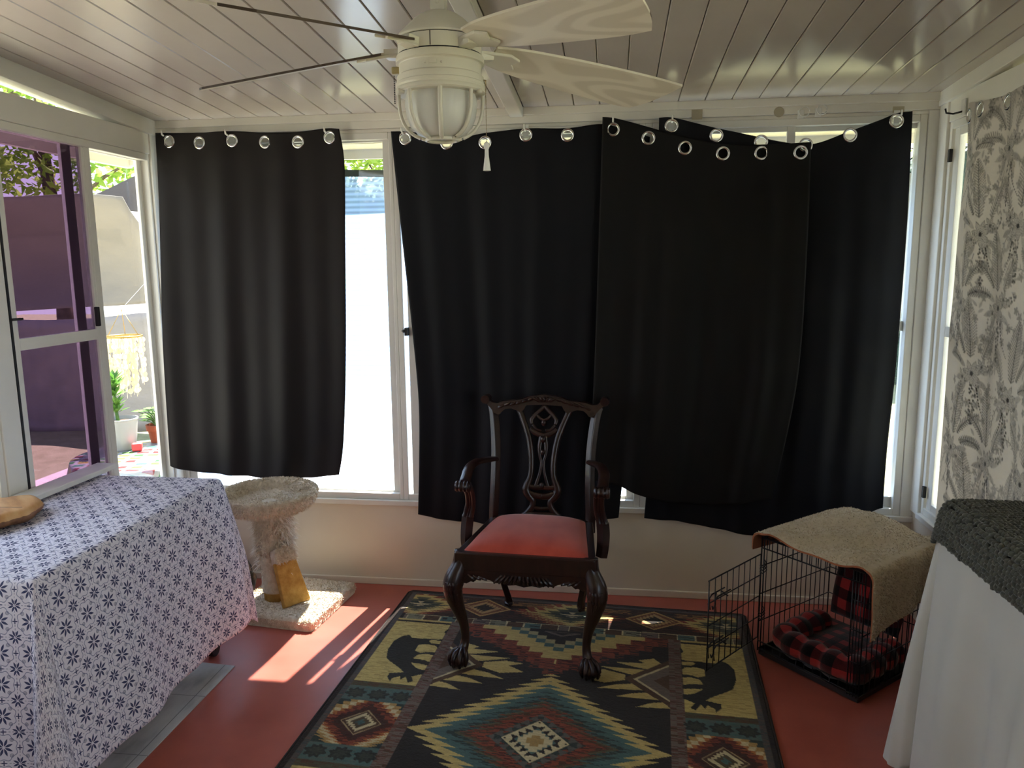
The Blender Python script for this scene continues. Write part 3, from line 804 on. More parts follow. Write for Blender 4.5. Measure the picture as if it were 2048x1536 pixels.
# border
bd = (mu < .046) | (mv < .036)
paint(bd, (84, 78, 74)); speckle(bd, (104, 84, 76), .4); speckle(bd, (74, 80, 80), .25)
paint((mu < .024) | (mv < .020), (40, 32, 29)); speckle((mu < .024) | (mv < .020), (58, 44, 38), .3)
rc *= .88 * (0.86 + .28 * jit)[..., None]
rc *= (0.92 + .16 * rng.rand(*gu.shape))[..., None]
M = Mat('woven_rug_pile')
at_ = M.node('ShaderNodeAttribute'); at_.attribute_name = 'yarn'
M.set(at_.outputs['Color'], 0.95, spec=0.08, sheen=.15)
M.bump(M.noise(420., 2.), 0.5, 0.003)
RUGM = M.m
RUGEDGE = plain('dark_rug_binding', srgb(48, 38, 34), 0.9, var=.2, nscale=80, bump=.4)
rug = thing('area_rug', 'patterned area rug with bears and zigzag diamonds under the armchair', 'rug', (0, 0, 0))
pos = RO[None, None, :] + gu[..., None] * RU + gv[..., None] * RV
hz = .008 + .0012 * rng.rand(*gu.shape)
edge = np.minimum(mu, mv); hz = np.minimum(hz, .002 + edge * .9)
me = bpy.data.meshes.new('pile')
vs = np.concatenate([pos, hz[..., None]], axis=2).reshape(-1, 3)
ii = (np.arange(nv_)[:, None] * (nu_ + 1) + np.arange(nu_)[None, :]).reshape(-1)
fs = np.stack([ii, ii + nu_ + 1, ii + nu_ + 2, ii + 1], 1)
me.vertices.add(len(vs)); me.vertices.foreach_set('co', vs.astype(np.float32).ravel())
me.loops.add(fs.size); me.loops.foreach_set('vertex_index', fs.astype(np.int32).ravel())
me.polygons.add(len(fs)); me.polygons.foreach_set('loop_start', np.arange(0, fs.size, 4, dtype=np.int32)); me.polygons.foreach_set('loop_total', np.full(len(fs), 4, dtype=np.int32))
me.update(); me.validate()
ca = me.color_attributes.new('yarn', 'FLOAT_COLOR', 'POINT')
ca.data.foreach_set('color', np.concatenate([rc, np.ones(gu.shape + (1,))], 2).astype(np.float32).ravel())
me.polygons.foreach_set('use_smooth', [True] * len(fs)); me.materials.append(RUGM)
o = bpy.data.objects.new('pile', me); COL.objects.link(o); o.parent = rug
m = MB()
cs = [RO, RO + RU * RW, RO + RU * RW + RV * RL, RO + RV * RL]
m.tube([(p[0], p[1], .0046) for p in [cs[0] + (cs[1] - cs[0]) * .01, cs[0] + (cs[1] - cs[0]) * .99, cs[1] + (cs[2] - cs[1]) * .008, cs[1] + (cs[2] - cs[1]) * .99, cs[2] + (cs[3] - cs[2]) * .01, cs[2] + (cs[3] - cs[2]) * .99, cs[3] + (cs[0] - cs[3]) * .01, cs[3] + (cs[0] - cs[3]) * .99]], .0045, n=8, closed=True)
m.build('binding', RUGEDGE, rug, smooth=True)
# small red item of lint is left out; a worn pale floor mat lies under the cart
# ------------------------------------------------------------------ armchair
def wood_mat(name, c0, c1, rough=.3, scale=5., stretch=(14, 14, 1.6)):
    M = Mat(name)
    n = M.noise(scale, 5., stretch=stretch, rough=.6)
    M.set(M.ramp(n, [(0.3, c0), (0.72, c1)]), (n * .15) + rough, spec=.5, coat=.15); M.bump(n, .08, .001); return M.m
MAHOG = wood_mat('dark_mahogany', srgb(27, 13, 11), srgb(50, 26, 20), .24)
def fabric_red():
    M = Mat('rust_red_upholstery')
    x, y, z = M.xyz(M.coord('Object'))
    wv = ((x * 2600.).sin() * (y * 2600.).sin())
    n = M.noise(18., 3., stretch=(1, .4, 1)); M.set(M.ramp(n, [(.3, srgb(166, 62, 46)), (.7, srgb(184, 76, 58))]), .8, spec=.2, sheen=.3)
    M.bump(wv * .5 + M.noise(300., 1.), .12, .001); return M.m
REDFAB = fabric_red()

chair = thing('armchair', 'carved dark mahogany armchair with a rust red seat standing on the rug', 'chair', (-.320, 2.690, .0105), math.radians(-3.4))
for s in (-1, 1):
    # cabriole front leg with ball and claw foot
    m = MB()
    taper_tube(m, [(s * .246, .030, .452, .030), (s * .252, .020, .40, .032), (s * .272, .002, .345, .040), (s * .276, -.006, .30, .037), (s * .262, .0, .24, .028),
                   (s * .243, .012, .17, .0195), (s * .236, .014, .115, .0165), (s * .238, .008, .080, .0175), (s * .246, -.008, .052, .022)], n=16, k=6)
    m.sphere((s * .254, -.022, .031), (.034, .036, .031), 18, 12)
    for a in (-1.1, -.4, .35, 1.15):
        ca_, sa_ = math.sin(a), -math.cos(a)
        taper_tube(m, [(s * .246 + ca_ * .012, -.006 + sa_ * .012, .068, .010), (s * .252 + ca_ * .030, -.016 + sa_ * .030, .058, .0105), (s * .254 + ca_ * .037, -.022 + sa_ * .039, .034, .0085), (s * .254 + ca_ * .031, -.022 + sa_ * .033, .008, .005)], n=8, k=4)
    for q in range(5):                     # carved acanthus on the knee
        a = (q - 2) * .42
        taper_tube(m, [(s * .274 + math.sin(a) * .026, -.006 - math.cos(a) * .034, .345, .006), (s * .274 + math.sin(a) * .024, -.008 - math.cos(a) * .034, .30, .0055), (s * .262 + math.sin(a * .6) * .02, -.002 - math.cos(a * .6) * .026, .255, .003)], n=6, k=3)
    m.build('leg', MAHOG, chair, smooth=True)
    # raked back leg
    m = MB()
    taper_tube(m, [(s * .200, .440, .44, .021), (s * .196, .448, .30, .020), (s * .182, .475, .15, .019), (s * .166, .515, .05, .020), (s * .165, .522, .006, .021)], n=4, k=5)
    m.build('leg', MAHOG, chair, bevel=.004)
# seat rails
m = MB()
def rail(a, b, w, z0, z1): m.beam((a[0], a[1], (z0 + z1) / 2), (b[0], b[1], (z0 + z1) / 2), w, z1 - z0)
rail((-.268, .012), (.268, .012), .036, .384, .456); rail((-.252, .02), (-.205, .44), .032, .384, .452); rail((.252, .02), (.205, .44), .032, .384, .452); rail((-.205, .44), (.205, .44), .032, .384, .456)
m.build('seat_rail', MAHOG, chair, bevel=.005)
ap = [(-.235, .388), (-.238, .335), (-.222, .333), (-.205, .343), (-.195, .340), (-.18, .352), (-.155, .358), (-.13, .352), (-.110, .342), (-.085, .344), (-.06, .336), (-.03, .340), (0, .333), (.03, .340), (.06, .336), (.085, .344), (.110, .342), (.13, .352), (.155, .358), (.18, .352), (.195, .340), (.205, .343), (.222, .333), (.238, .335), (.235, .388)]
m = MB(); m.prism(ap, lambda u, v, w: (u, -.004 + w, v), .022)
for q in range(-6, 7): taper_tube(m, [(q * .014, -.006, .376, .005), (q * .017, -.010, .358, .006), (q * .019, -.006, .343, .004)], n=6, k=3)
for s in (-1, 1):
    for q in range(3): taper_tube(m, [(s * (.215 - q * .02), -.005, .372 - q * .004, .005), (s * (.20 - q * .022), -.009, .36, .006), (s * (.19 - q * .024), -.005, .352, .003)], n=6, k=3)
m.build('apron', MAHOG, chair, auto=40)
# drop-in seat
def seat_fn(u, v):
    a, b = u * 2 - 1, v
    hw = .242 - .052 * b
    x = a * hw; y = .012 + b * .418
    e = (1 - abs(a) ** 3.2) * (1 - abs(2 * b - 1) ** 3.2)
    return (x, y, .452 + .052 * max(0, e) ** .55)
m = MB(); m.grid(seat_fn, 28, 24); m.grid(lambda u, v: tuple(np.array(seat_fn(1 - u, v)) * np.array([1, 1, 0]) + np.array([0, 0, .440])), 4, 4)
o = m.build('seat', REDFAB, chair, smooth=True)
# back: stiles, crest with rolled ears, pierced splat
def yb(z): return .440 + .012 * max(0, (z - .45) / .2) + .26 * max(0., z - .50) ** 1.55
for s in (-1, 1):
    m = MB(); P = []
    for z, xx in ((.40, .204), (.48, .204), (.60, .200), (.72, .200), (.82, .206), (.91, .217), (.945, .226)):
        P.append((s * xx, yb(z), z, .021))
    q = smooth_path(P, 5); m.tube([p[:3] for p in q], [p[3] for p in q], n=4, sx=1.05, sy=.95, ref=(0, 1, 0))
    m.build('stile', MAHOG, chair, bevel=.004)
crest = [(-.200, .906), (-.215, .915), (-.226, .93), (-.240, .945), (-.258, .958), (-.268, .972), (-.262, .985), (-.248, .982), (-.236, .968), (-.222, .957), (-.200, .955), (-.178, .964), (-.155, .966), (-.13, .969), (-.10, .972), (-.07, .984), (-.035, .990), (0, .996)]
low = [(0, .952), (-.04, .950), (-.075, .948), (-.085, .93), (-.10, .915), (-.115, .925), (-.14, .933), (-.165, .930), (-.180, .918), (-.190, .905)]
full = crest + [(-a, b) for a, b in reversed(crest[:-1])] + [(-a, b) for a, b in reversed(low[1:])] + low
m = MB(); m.prism([(u, v) for u, v in full], lambda u, v, w: (u, yb(v) - .016 + w - .10 * u * u, v), .032)
for s in (-1, 1):
    m.tube([(s * .253, yb(.97) - .030, .971), (s * .253, yb(.97) + .022, .971)], [.019, .019], n=16, ref=(0, 0, 1))
    for q, (a, b) in enumerate(((.06, .974), (.085, .966), (.11, .958), (.135, .953), (.16, .950), (.185, .940))):
        taper_tube(m, [(s * (a - .018), yb(b) - .016, b + .010, .004), (s * a, yb(b) - .021, b, .007), (s * (a + .014), yb(b) - .016, b - .006, .004)], n=6, k=3)
for q in range(-3, 4): taper_tube(m, [(q * .007, yb(.97) - .016, .962, .004), (q * .012, yb(.97) - .022, .976, .006), (q * .017, yb(.97) - .016, .988 - abs(q) * .002, .004)], n=6, k=3)
m.build('crest_rail', MAHOG, chair, auto=40)
m = MB()
def rib(pts, w=.0125, th=.62, n=10):
    q = smooth_path([(a, yb(b), b, r) for a, b, r in pts], 6)
    m.tube([p[:3] for p in q], [p[3] for p in q], n=n, sx=1., sy=th, ref=(0, 1, 0))
for s in (-1, 1):
    rib([(s * .110, .935, .014), (s * .094, .895, .013), (s * .076, .85, .0135), (s * .060, .80, .0135), (s * .050, .74, .013), (s * .046, .68, .0125), (s * .050, .635, .013), (s * .062, .60, .017), (s * .066, .575, .018), (s * .052, .548, .016), (s * .038, .530, .013), (s * .040, .505, .013), (s * .060, .475, .015), (s * .078, .462, .013)])
    rib([(s * .058, .845, .011), (s * .030, .825, .012), (0, .815, .013)]); rib([(s * .050, .865, .008), (s * .052, .885, .009), (s * .036, .908, .009), (s * .018, .925, .009), (0, .945, .009)])
    rib([(s * .030, .905, .006), (s * .016, .89, .006), (0, .882, .007)]); rib([(s * .048, .862, .007), (s * .030, .842, .007), (s * .008, .838, .007)])
    rib([(s * .006, .815, .012), (s * .014, .77, .010), (s * .012, .73, .007), (s * .005, .70, .006), (s * .010, .655, .007), (s * .022, .61, .009), (s * .028, .585, .010)])
    rib([(s * .062, .598, .012), (s * .03, .590, .012), (0, .594, .012)]); rib([(s * .058, .566, .014), (s * .03, .556, .015), (0, .552, .015)])
    rib([(s * .045, .505, .008), (s * .02, .498, .009), (0, .497, .009)])
rib([(-.012, .815, .008), (0, .80, .016), (.012, .815, .008)])
for zc_, r_ in ((.872, .011), (.80, .013), (.745, .010), (.60, .012)): m.sphere((0, yb(zc_) - .004, zc_), (r_, r_ * .8, r_ * 1.3), 10, 8)
m.prism([(-.082, .452), (.082, .452), (.076, .472), (.05, .482), (-.05, .482), (-.076, .472)], lambda u, v, w: (u, yb(v) - .014 + w, v), .028)
m.build('splat', MAHOG, chair, smooth=True)
for s in (-1, 1):
    m = MB()
    q = smooth_path([(s * .204, yb(.71) - .012, .712, .015), (s * .222, .415, .722, .0165), (s * .258, .350, .728, .019), (s * .276, .290, .718, .020), (s * .278, .240, .694, .0195), (s * .277, .205, .678, .020), (s * .277, .180, .676, .022)], 6)
    m.tube([p[:3] for p in q], [p[3] for p in q], n=12, sx=1.15, sy=.72, ref=(0, 0, 1))
    m.tube([(s * .277 - .030, .178, .668), (s * .277 + .030, .178, .668)], [.021, .021], n=18, ref=(0, 0, 1))
    for k in (-.022, -.008, .008, .022): m.tube([(s * .277 + k - .003, .178, .668), (s * .277 + k + .003, .178, .668)], [.0235, .0235], n=18, ref=(0, 0, 1))
    m.build('armrest', MAHOG, chair, smooth=True, bevel=0)
    m = MB()
    q = smooth_path([(s * .272, .215, .672, .019), (s * .262, .228, .63, .0185), (s * .262, .245, .58, .019), (s * .270, .250, .54, .021), (s * .276, .248, .515, .023)], 6)
    for off in (-.012, 0, .012): m.tube([(p[0] + off, p[1] - abs(off) * .2 - .004, p[2]) for p in q], [p[3] * .52 for p in q], n=10, ref=(0, 1, 0))
    m.tube([p[:3] for p in q], [p[3] for p in q], n=4, sx=1., sy=.8, ref=(0, 1, 0))
    q = smooth_path([(s * .276, .248, .518, .0255), (s * .280, .240, .47, .0255), (s * .279, .222, .42, .024), (s * .274, .215, .384, .023)], 6)
    m.tube([p[:3] for p in q], [p[3] for p in q], n=4, sx=1., sy=.8, ref=(0, 1, 0))
    m.build('arm_support', MAHOG, chair, auto=50)

for ch_ in chair.children:
    if ch_.name.split('.')[0] in ('stile', 'crest_rail', 'splat', 'armrest', 'arm_support'):
        wide = 1.03 if ch_.name.split('.')[0] in ('stile', 'crest_rail', 'splat') else 1.0
        for v_ in ch_.data.vertices:
            if v_.co.z > .45: v_.co.z = .45 + (v_.co.z - .45) * .965
            v_.co.x *= wide

# ------------------------------------------------------------------ ceiling fan
FANW = plain('cream_fan_enamel', srgb(214, 210, 196), 0.38, var=.03)
def blade_mat():
    M = Mat('whitewashed_wood_grain_blade')
    x, y, z = M.xyz(M.coord('Object'))
    n = M.noise(2.0, 1., stretch=(.9, 3.0, 1)); rings = ((n * 70.)).sin()
    fine = M.noise(60., 3., stretch=(.5, 8, 1))
    M.set(M.ramp(rings * .5 + .5 + (fine - .5) * .5, [(.25, srgb(206, 198, 180)), (.75, srgb(222, 215, 198))]), .45, spec=.4); M.bump(fine, .15, .001); return M.m
BLADE = blade_mat()
BLADE_BACK_SHADE = plain('dark_walnut_back_and_shaded_edge', srgb(70, 56, 44), .5, var=.12)
FROST = Mat('frosted_glass_globe').set((.80, .80, .77, 1), .32, spec=.5).translucent((.85, .84, .80, 1), .35).m
FX, FY = -.417, 1.885
fan = thing('ceiling_fan', 'cream ceiling fan with caged light hanging from the ceiling beam', 'ceiling fan', (FX, FY, 0))
zb = zc(FY) - .038
m = MB(); m.lathe([(.012, zb + .001), (.058, zb), (.060, zb - .012), (.048, zb - .030), (.020, zb - .040)], n=32)
m.build('ceiling_canopy', FANW, fan, auto=35)
m = MB(); m.lathe([(.0105, 2.16), (.0105, zb - .03)], n=16)
m.box(-.017, .017, -.017, .017, 2.140, 2.185)
for dx in (-.006, .006): m.tube([(dx * 0, -.0175, 2.17 + dx * 1.6), (dx * 0, -.0195, 2.17 + dx * 1.6)], .0035, n=10, ref=(0, 0, 1))
m.box(.0165, .019, -.008, .004, 2.135, 2.152)
m.build('downrod', FANW, fan, bevel=.002)
m = MB(); m.lathe([(r_*.925,z_) for r_,z_ in [(.018, 2.142), (.036, 2.140), (.050, 2.134), (.068, 2.122), (.092, 2.100), (.106, 2.088), (.1115, 2.080), (.1115, 2.076), (.102, 2.075)]], n=64)
m.lathe([(r_*.925,z_) for r_,z_ in [(.104, 2.076), (.1085, 2.074), (.1085, 2.042), (.104, 2.040)]], n=64)
m.build('motor_housing', FANW, fan, auto=30)
m = MB(); m.lathe([(r_*.925,z_) for r_,z_ in [(.1005, 2.0775), (.1075, 2.0775), (.1075, 2.073), (.1005, 2.073)]], n=64); m.lathe([(r_*.925,z_) for r_,z_ in [(.1005, 2.042), (.109, 2.042), (.109, 2.037), (.1005, 2.037)]], n=64)
m.box(-.001, .001, -.1012, -.0980, 2.043, 2.074); m.build('seam', DARKGAP, fan)
m = MB(); m.lathe([(r_*.925,z_) for r_,z_ in [(.090, 2.040), (.113, 2.038), (.1145, 2.030), (.1145, 2.022), (.108, 2.020), (.1065, 2.018), (.1065, 1.996), (.1085, 1.994), (.1125, 1.992), (.1135, 1.984), (.1135, 1.978), (.116, 1.976), (.1165, 1.970), (.114, 1.966), (.1165, 1.962), (.117, 1.956), (.112, 1.953), (.095, 1.953)]], n=64)
m.box(-.004, .014, -.1005, -.096, 2.004, 2.012); 
for dx in (-.014, .024): m.sphere((dx, -math.sqrt(0.0985 ** 2 - dx * dx), 2.007), .0028, 8, 6)
m.build('light_fitting', FANW, fan, auto=30)
m = MB(); m.lathe([(r_*.925,z_) for r_,z_ in [(.088, 1.960), (.093, 1.945), (.094, 1.925), (.090, 1.900), (.080, 1.878), (.062, 1.862), (.040, 1.854), (.015, 1.851), (.001, 1.8505)]], n=48, cap=False)
m.build('globe', FROST, fan, smooth=True)
m = MB()
for k in range(8):
    a = 2 * PI * k / 8 + .20
    pr = [(.109, 1.958), (.1085, 1.93), (.105, 1.905), (.095, 1.882), (.078, 1.864), (.056, 1.853), (.040, 1.850)]
    q = smooth_path(pr, 5); m.tube([(r * .925 * math.cos(a), r * .925 * math.sin(a), z) for r, z in q], .0042, n=8, sx=1.3, ref=(math.cos(a), math.sin(a), .3))
for r, z in ((.037, 1.8495), (.102, 1.957)): m.tube([(r * math.cos(2 * PI * k / 32), r * math.sin(2 * PI * k / 32), z) for k in range(32)], .0045, n=8, closed=True)
for k in range(3):
    a = 2 * PI * k / 3 - .35; m.tube([(.098 * math.cos(a), .098 * math.sin(a), 1.952), (.112 * math.cos(a), .112 * math.sin(a), 1.952)], .006, n=10)
m.build('wire_cage', FANW, fan, smooth=True)
# blades
outline = [(.135, -.040), (.20, -.056), (.30, -.068), (.42, -.077), (.52, -.081), (.60, -.082), (.662, -.080), (.648, -.03), (.622, .030), (.590, .072), (.52, .076), (.42, .072), (.30, .064), (.20, .053), (.135, .038)]
for k, deg in enumerate((33, 105, 177, 244, 318)):
    a = math.radians(deg); pitch = math.radians(-16); droop = math.radians(6.6)
    def place(u, v, w, a=a):
        r = u; x_, y_, z_ = r, v * math.cos(pitch), v * math.sin(pitch) + w - .006
        z_ += -(r - .10) * math.tan(droop)
        return (x_, y_, 2.064 + z_)
    m = MB()
    side1 = smooth_path(outline[:7], 4); tip = smooth_path(outline[6:10], 4)[1:-1]; side2 = smooth_path(outline[9:], 4)
    poly = [tuple(p) for p in side1 + tip + side2]
    m.prism(poly, place, .0055)
    b = m.build('blade', [BLADE, BLADE_BACK_SHADE], fan); b.rotation_euler = (0, 0, a)
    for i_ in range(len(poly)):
        if poly[i_][1] > .01 and poly[(i_ + 1) % len(poly)][1] > .01: b.data.polygons[2 + i_].material_index = 1  # trailing edges painted dark to stand for their backlit shade
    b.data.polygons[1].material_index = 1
    m = MB()
    iron = [(.100, -.020), (.135, -.026), (.175, -.034), (.205, -.020), (.190, 0), (.205, .020), (.175, .034), (.135, .026), (.100, .020)]
    m.prism(iron, lambda u, v, w: tuple(np.array(place(u, v, w)) + np.array([0, 0, -.0075])), .007)
    m.hexa([(.098, -.018, 2.040), (.135, -.016, 2.044), (.135, .016, 2.044), (.098, .018, 2.040), (.098, -.020, 2.062), (.135, -.022, 2.062), (.135, .022, 2.062), (.098, .020, 2.062)])
    m.build('blade_bracket', FANW, b, bevel=.002)
# pull chains
BRASS = plain('aged_brass_chain', (.45, .36, .22, 1), .35, 1.0)
m = MB(); m.box(-.119, -.098, -.010, .010, 2.005, 2.022)
c1_ = m.build('switch_stub', plain('brass_cream_switch', srgb(186, 170, 120), .4), fan, bevel=.003)
m = MB()
for k in range(16): m.sphere((-.115, 0, 2.002 - k * .0042), .0017, 6, 5)
m.build('pull_chain', DARKGAP, fan, smooth=True)
m = MB()
for k in range(46): m.sphere((.110, 0, 1.975 - k * .0030), .00125, 6, 4)
m.tube([(.099, 0, 1.985), (.110, 0, 1.983), (.110, 0, 1.972)], .002, n=6)
ch = m.build('pull_chain', BRASS, fan, smooth=True)
m = MB(); m.lathe([(.002, 1.842), (.0065, 1.838), (.0065, 1.828), (.0045, 1.824), (.0048, 1.81), (.009, 1.778), (.0095, 1.774), (.002, 1.7735)], c=(.110, 0, 0), n=16)
m.build('pull_knob', plain('white_pull_knob', srgb(226, 226, 222), .4), ch, smooth=False)
# ------------------------------------------------------------------ cart under a printed tablecloth
def drape(x0, x1, y0, y1, zt, dx0, dx1, dy0, dy1, flare=.16, bulge=.42, res=.012, wob=.012, wf=9., rnd=.012, top=None):
    """cloth laid on a rectangle; returns builder with UVs in metres. dx0.. = drop on each side (0 = none)"""
    S0, S1 = x0 - dx0, x1 + dx1; T0, T1 = y0 - dy0, y1 + dy1
    nu = max(2, int((S1 - S0) / res)); nv = max(2, int((T1 - T0) / res))
    def fn(u, v):
        s, t = S0 + (S1 - S0) * u, T0 + (T1 - T0) * v
        ds = max(0., s - x1) if s > x1 else (min(0., s - x0)); dt = max(0., t - y1) if t > y1 else min(0., t - y0)
        cx, cy = min(max(s, x0), x1), min(max(t, y0), y1)
        r = math.hypot(ds, dt)
        if r == 0:
            z = zt + (top(s, t) if top else 0.); return (s, t, z)
        ox, oy = ds / r, dt / r
        th = abs(math.atan2(dt, ds)); c2 = abs(2 * ox * oy)
        fl = flare * (1 - .25 * min(1, r)) + bulge * c2 ** 1.5
        along = t if abs(ds) > abs(dt) else s
        w = wob * min(1., r * 2.2) * (math.sin(along * wf + 1.3) + .5 * math.sin(along * wf * 2.3 + .4)) * (1 - c2)
        hr = rnd * (1 - math.exp(-r / rnd)); rr = r
        out = hr * .8 + fl * max(0, rr - rnd) + w
        return (cx + ox * out, cy + oy * out, zt - math.sqrt(max(1e-6, 1 - min(.8, fl) ** 2)) * max(0., rr - rnd * .55 * (1 - math.exp(-r / rnd))))
    mb = MB(); mb.grid(fn, nu, nv, uvfn=lambda u, v: (S0 + (S1 - S0) * u, T0 + (T1 - T0) * v)); return mb

def folk_print():
    M = Mat('white_cotton_with_navy_flower_print')
    u, v, _ = M.xyz(M.coord('UV'))
    T = .088
    def cell(off):
        a = (u / T + off).fract() - .5; b = (v / T + off).fract() - .5
        return a, b
    a, b = cell(0.); r = (a * a + b * b).sqrt(); th = b.atan2(a)
    def petals(r, th, lo, hi, w):
        ang = (((th * (8.0 / (2 * PI))).fract()) - .5).abs() * (2 * PI / 8)
        return (ang * r).lt((((r - lo) * (PI / (hi - lo))).sin()) * w) * r.gt(lo) * r.lt(hi)
    pet = petals(r, th, .035, .30, .040)
    ring = (r - ((th * 8.0).cos() * -.030 + .415)).abs().lt(.013)
    a2, b2 = cell(.5); r2 = (a2 * a2 + b2 * b2).sqrt(); th2 = b2.atan2(a2)
    pet2 = petals(r2, th2, .03, .235, .033)
    ring2 = 0
    def cross(ou, ov, L, w):
        x = ((u / T + ou).fract() - .5).abs(); y = ((v / T + ov).fract() - .5).abs()
        return (x.lt(w) * y.lt(L)).max(y.lt(w) * x.lt(L))
    cr = cross(.5, 0., .085, .017).max(cross(0., .5, .085, .017))
    x = ((u / T + .5).fract() - .5).abs(); y = ((v / T + .5).fract() - .5).abs()
    dots = (x.lt(.010) * ((v / T * 9.0).fract()).lt(.55)).max(y.lt(.010) * ((u / T * 9.0).fract()).lt(.55))
    q1 = ((u / T * 2.0).fract() - .5); q2 = ((v / T * 2.0).fract() - .5); rq = (q1 * q1 + q2 * q2).sqrt()
    small = rq.lt(.13) * (rq.lt(.07).rsub(1.0) + .0).max(0.)
    sm2 = rq.lt(.05)
    n = M.noise(5., 3.)
    base = M.ramp(n, [(.3, srgb(234, 229, 238)), (.7, srgb(242, 238, 246))])
    c = M.mix(small.max(sm2) * .75, base, srgb(128, 130, 152))
    c = M.mix(ring * .75, c, srgb(98, 106, 148)); c = M.mix(dots * .7, c, srgb(70, 74, 112))
    c = M.mix(pet.max(pet2).max(cr) * .95, c, srgb(40, 50, 96))
    M.set(c, .72, spec=.25); M.translucent(c, .12); M.bump(M.noise(9., 3., stretch=(1, 1, 1)), .25, .012); return M.m
PRINT = folk_print()
TX0, TX1, TY0, TY1, TZ = -2.085, -1.535, 1.745, 2.725, .722
cart = thing('rolling_cart', 'rolling cart on black casters hidden under the printed tablecloth', 'cart', (0, 0, 0))
m = MB(); m.box(TX0 + .006, TX1 - .006, TY0 + .006, TY1 - .006, TZ - .03, TZ - .004); m.build('tabletop', plain('pale_laminate', srgb(190, 180, 160), .5), cart, bevel=.003)
BLK = plain('black_rubber', srgb(20, 18, 18), .55)
for x in (TX0 + .05, TX1 - .045):
    for y in (TY0 + .05, TY1 - .055):
        MB().box(x - .018, x + .018, y - .018, y + .018, .075, TZ - .03).build('leg', plain('white_leg_paint', srgb(200, 196, 188), .5), cart, bevel=.003)
        m = MB(); m.tube([(x - .013, y, .030), (x + .013, y, .030)], [.030, .030], n=20); m.box(x - .018, x - .014, y - .012, y + .012, .03, .078); m.box(x + .014, x + .018, y - .012, y + .012, .03, .078); m.box(x - .018, x + .018, y - .014, y + .014, .072, .080)
        m.build('caster', BLK, cart, auto=40)
MB().box(TX0 + .03, TX1 - .03, TY0 + .04, TY1 - .04, .22, .24).build('shelf', plain('pale_shelf', srgb(190, 180, 160), .5), cart)
def wrinkle(s, t):
    z = .0018 * math.sin(s * 31 + t * 9) * math.sin(t * 14 - s * 5) + .001
    def ridge(ax, ay, bx, by, h, w):
        L2 = (bx - ax) ** 2 + (by - ay) ** 2; k = max(0, min(1, ((s - ax) * (bx - ax) + (t - ay) * (by - ay)) / L2))
        d = math.hypot(s - ax - k * (bx - ax), t - ay - k * (by - ay)); return h * math.exp(-(d / w) ** 2) * math.sin(PI * (.15 + .7 * k))
    z += ridge(-1.95, 2.62, -1.62, 2.50, .010, .016) + ridge(-1.86, 2.45, -1.60, 2.34, .007, .012) + ridge(-1.85, 2.28, -1.60, 2.22, .006, .010) + ridge(-1.62, 2.50, -1.66, 2.30, .007, .012) + ridge(-1.80, 2.08, -1.62, 2.05, .005, .010)
    e = min(s - TX0, TX1 - s, t - TY0, TY1 - t); return .001 + z * max(0, min(1, e / .03))
tc = drape(TX0, TX1, TY0, TY1, TZ, 0., .598, .61, .20, flare=.150, bulge=.09, wob=.015, wf=9.5, top=wrinkle).build('tablecloth', PRINT, smooth=True, solid=.0012)
tag(tc, 'white tablecloth with navy flower print draped over the cart at the left', 'tablecloth')

bd_ = MB(); bd_.box(-2.106, -2.015, 2.30, 2.80, TZ + .012, TZ + .032)
tag(bd_.build('shelf_board', plain('white_melamine_board', srgb(220, 218, 210), .4), bevel=.003), 'white board lying on the tablecloth along the left window', 'board')
# live-edge wood slab
def slab_mat():
    M = Mat('burl_wood_with_live_edge'); x, y, z = M.xyz(M.coord('Object'))
    n = M.noise(7., 5., stretch=(2.2, .8, 2)); e = M.noise(16., 4.)
    topc = M.ramp(n, [(.25, srgb(142, 92, 50)), (.5, srgb(196, 144, 88)), (.75, srgb(220, 178, 122))])
    bark = M.ramp(e, [(.3, srgb(70, 42, 28)), (.7, srgb(150, 104, 66))])
    crack = ((y * 1.0 + (x * .55) + (M.noise(12., 3.) - .5) * .03 + .012).abs()).lt(.0035) * x.gt(-.09) * x.lt(.085)
    c = M.mix((z + (e - .5) * .02).lt(.026), topc, bark); c = M.mix(crack * .9, c, srgb(48, 28, 18))
    M.set(c, .5); M.bump(e, .25, .004); return M.m
def slab():
    rng2 = random.Random(5); n = 40; rad = []
    for k in range(n):
        a = 2 * PI * k / n; rad.append((.155 + .018 * math.sin(2 * a + .5) + .014 * math.sin(3 * a + 2) + .010 * math.sin(5 * a) + rng2.uniform(-.004, .004), a))
    m = MB(); lv = []
    for z, sc, in ((.0, .86), (.008, .95), (.020, 1.0), (.034, .97), (.043, .90), (.046, .80)):
        lv.append([(r * sc * (1 + .03 * math.sin(a * 7 + z * 90)) * math.cos(a) * 1.0, r * sc * .98 * math.sin(a), z + .003 * math.sin(3 * a)) for r, a in rad])
    vs = [p for l in lv for p in l] + [(0, 0, .047), (0, 0, 0)]
    fs = [(i * n + k, i * n + (k + 1) % n, (i + 1) * n + (k + 1) % n, (i + 1) * n + k) for i in range(5) for k in range(n)]
    fs += [(5 * n + k, 5 * n + (k + 1) % n, 6 * n) for k in range(n)] + [((k + 1) % n, k, 6 * n + 1) for k in range(n)]
    m.add(vs, fs); return m
so = slab().build('wood_slab', slab_mat(), smooth=True); so.location = (-2.005, 2.155, TZ + .010); so.rotation_euler = (0, 0, .9); so.scale = (.78, 1.0, 1.0)
tag(so, 'irregular burl wood slab with live edge lying on the tablecloth', 'wood slab')
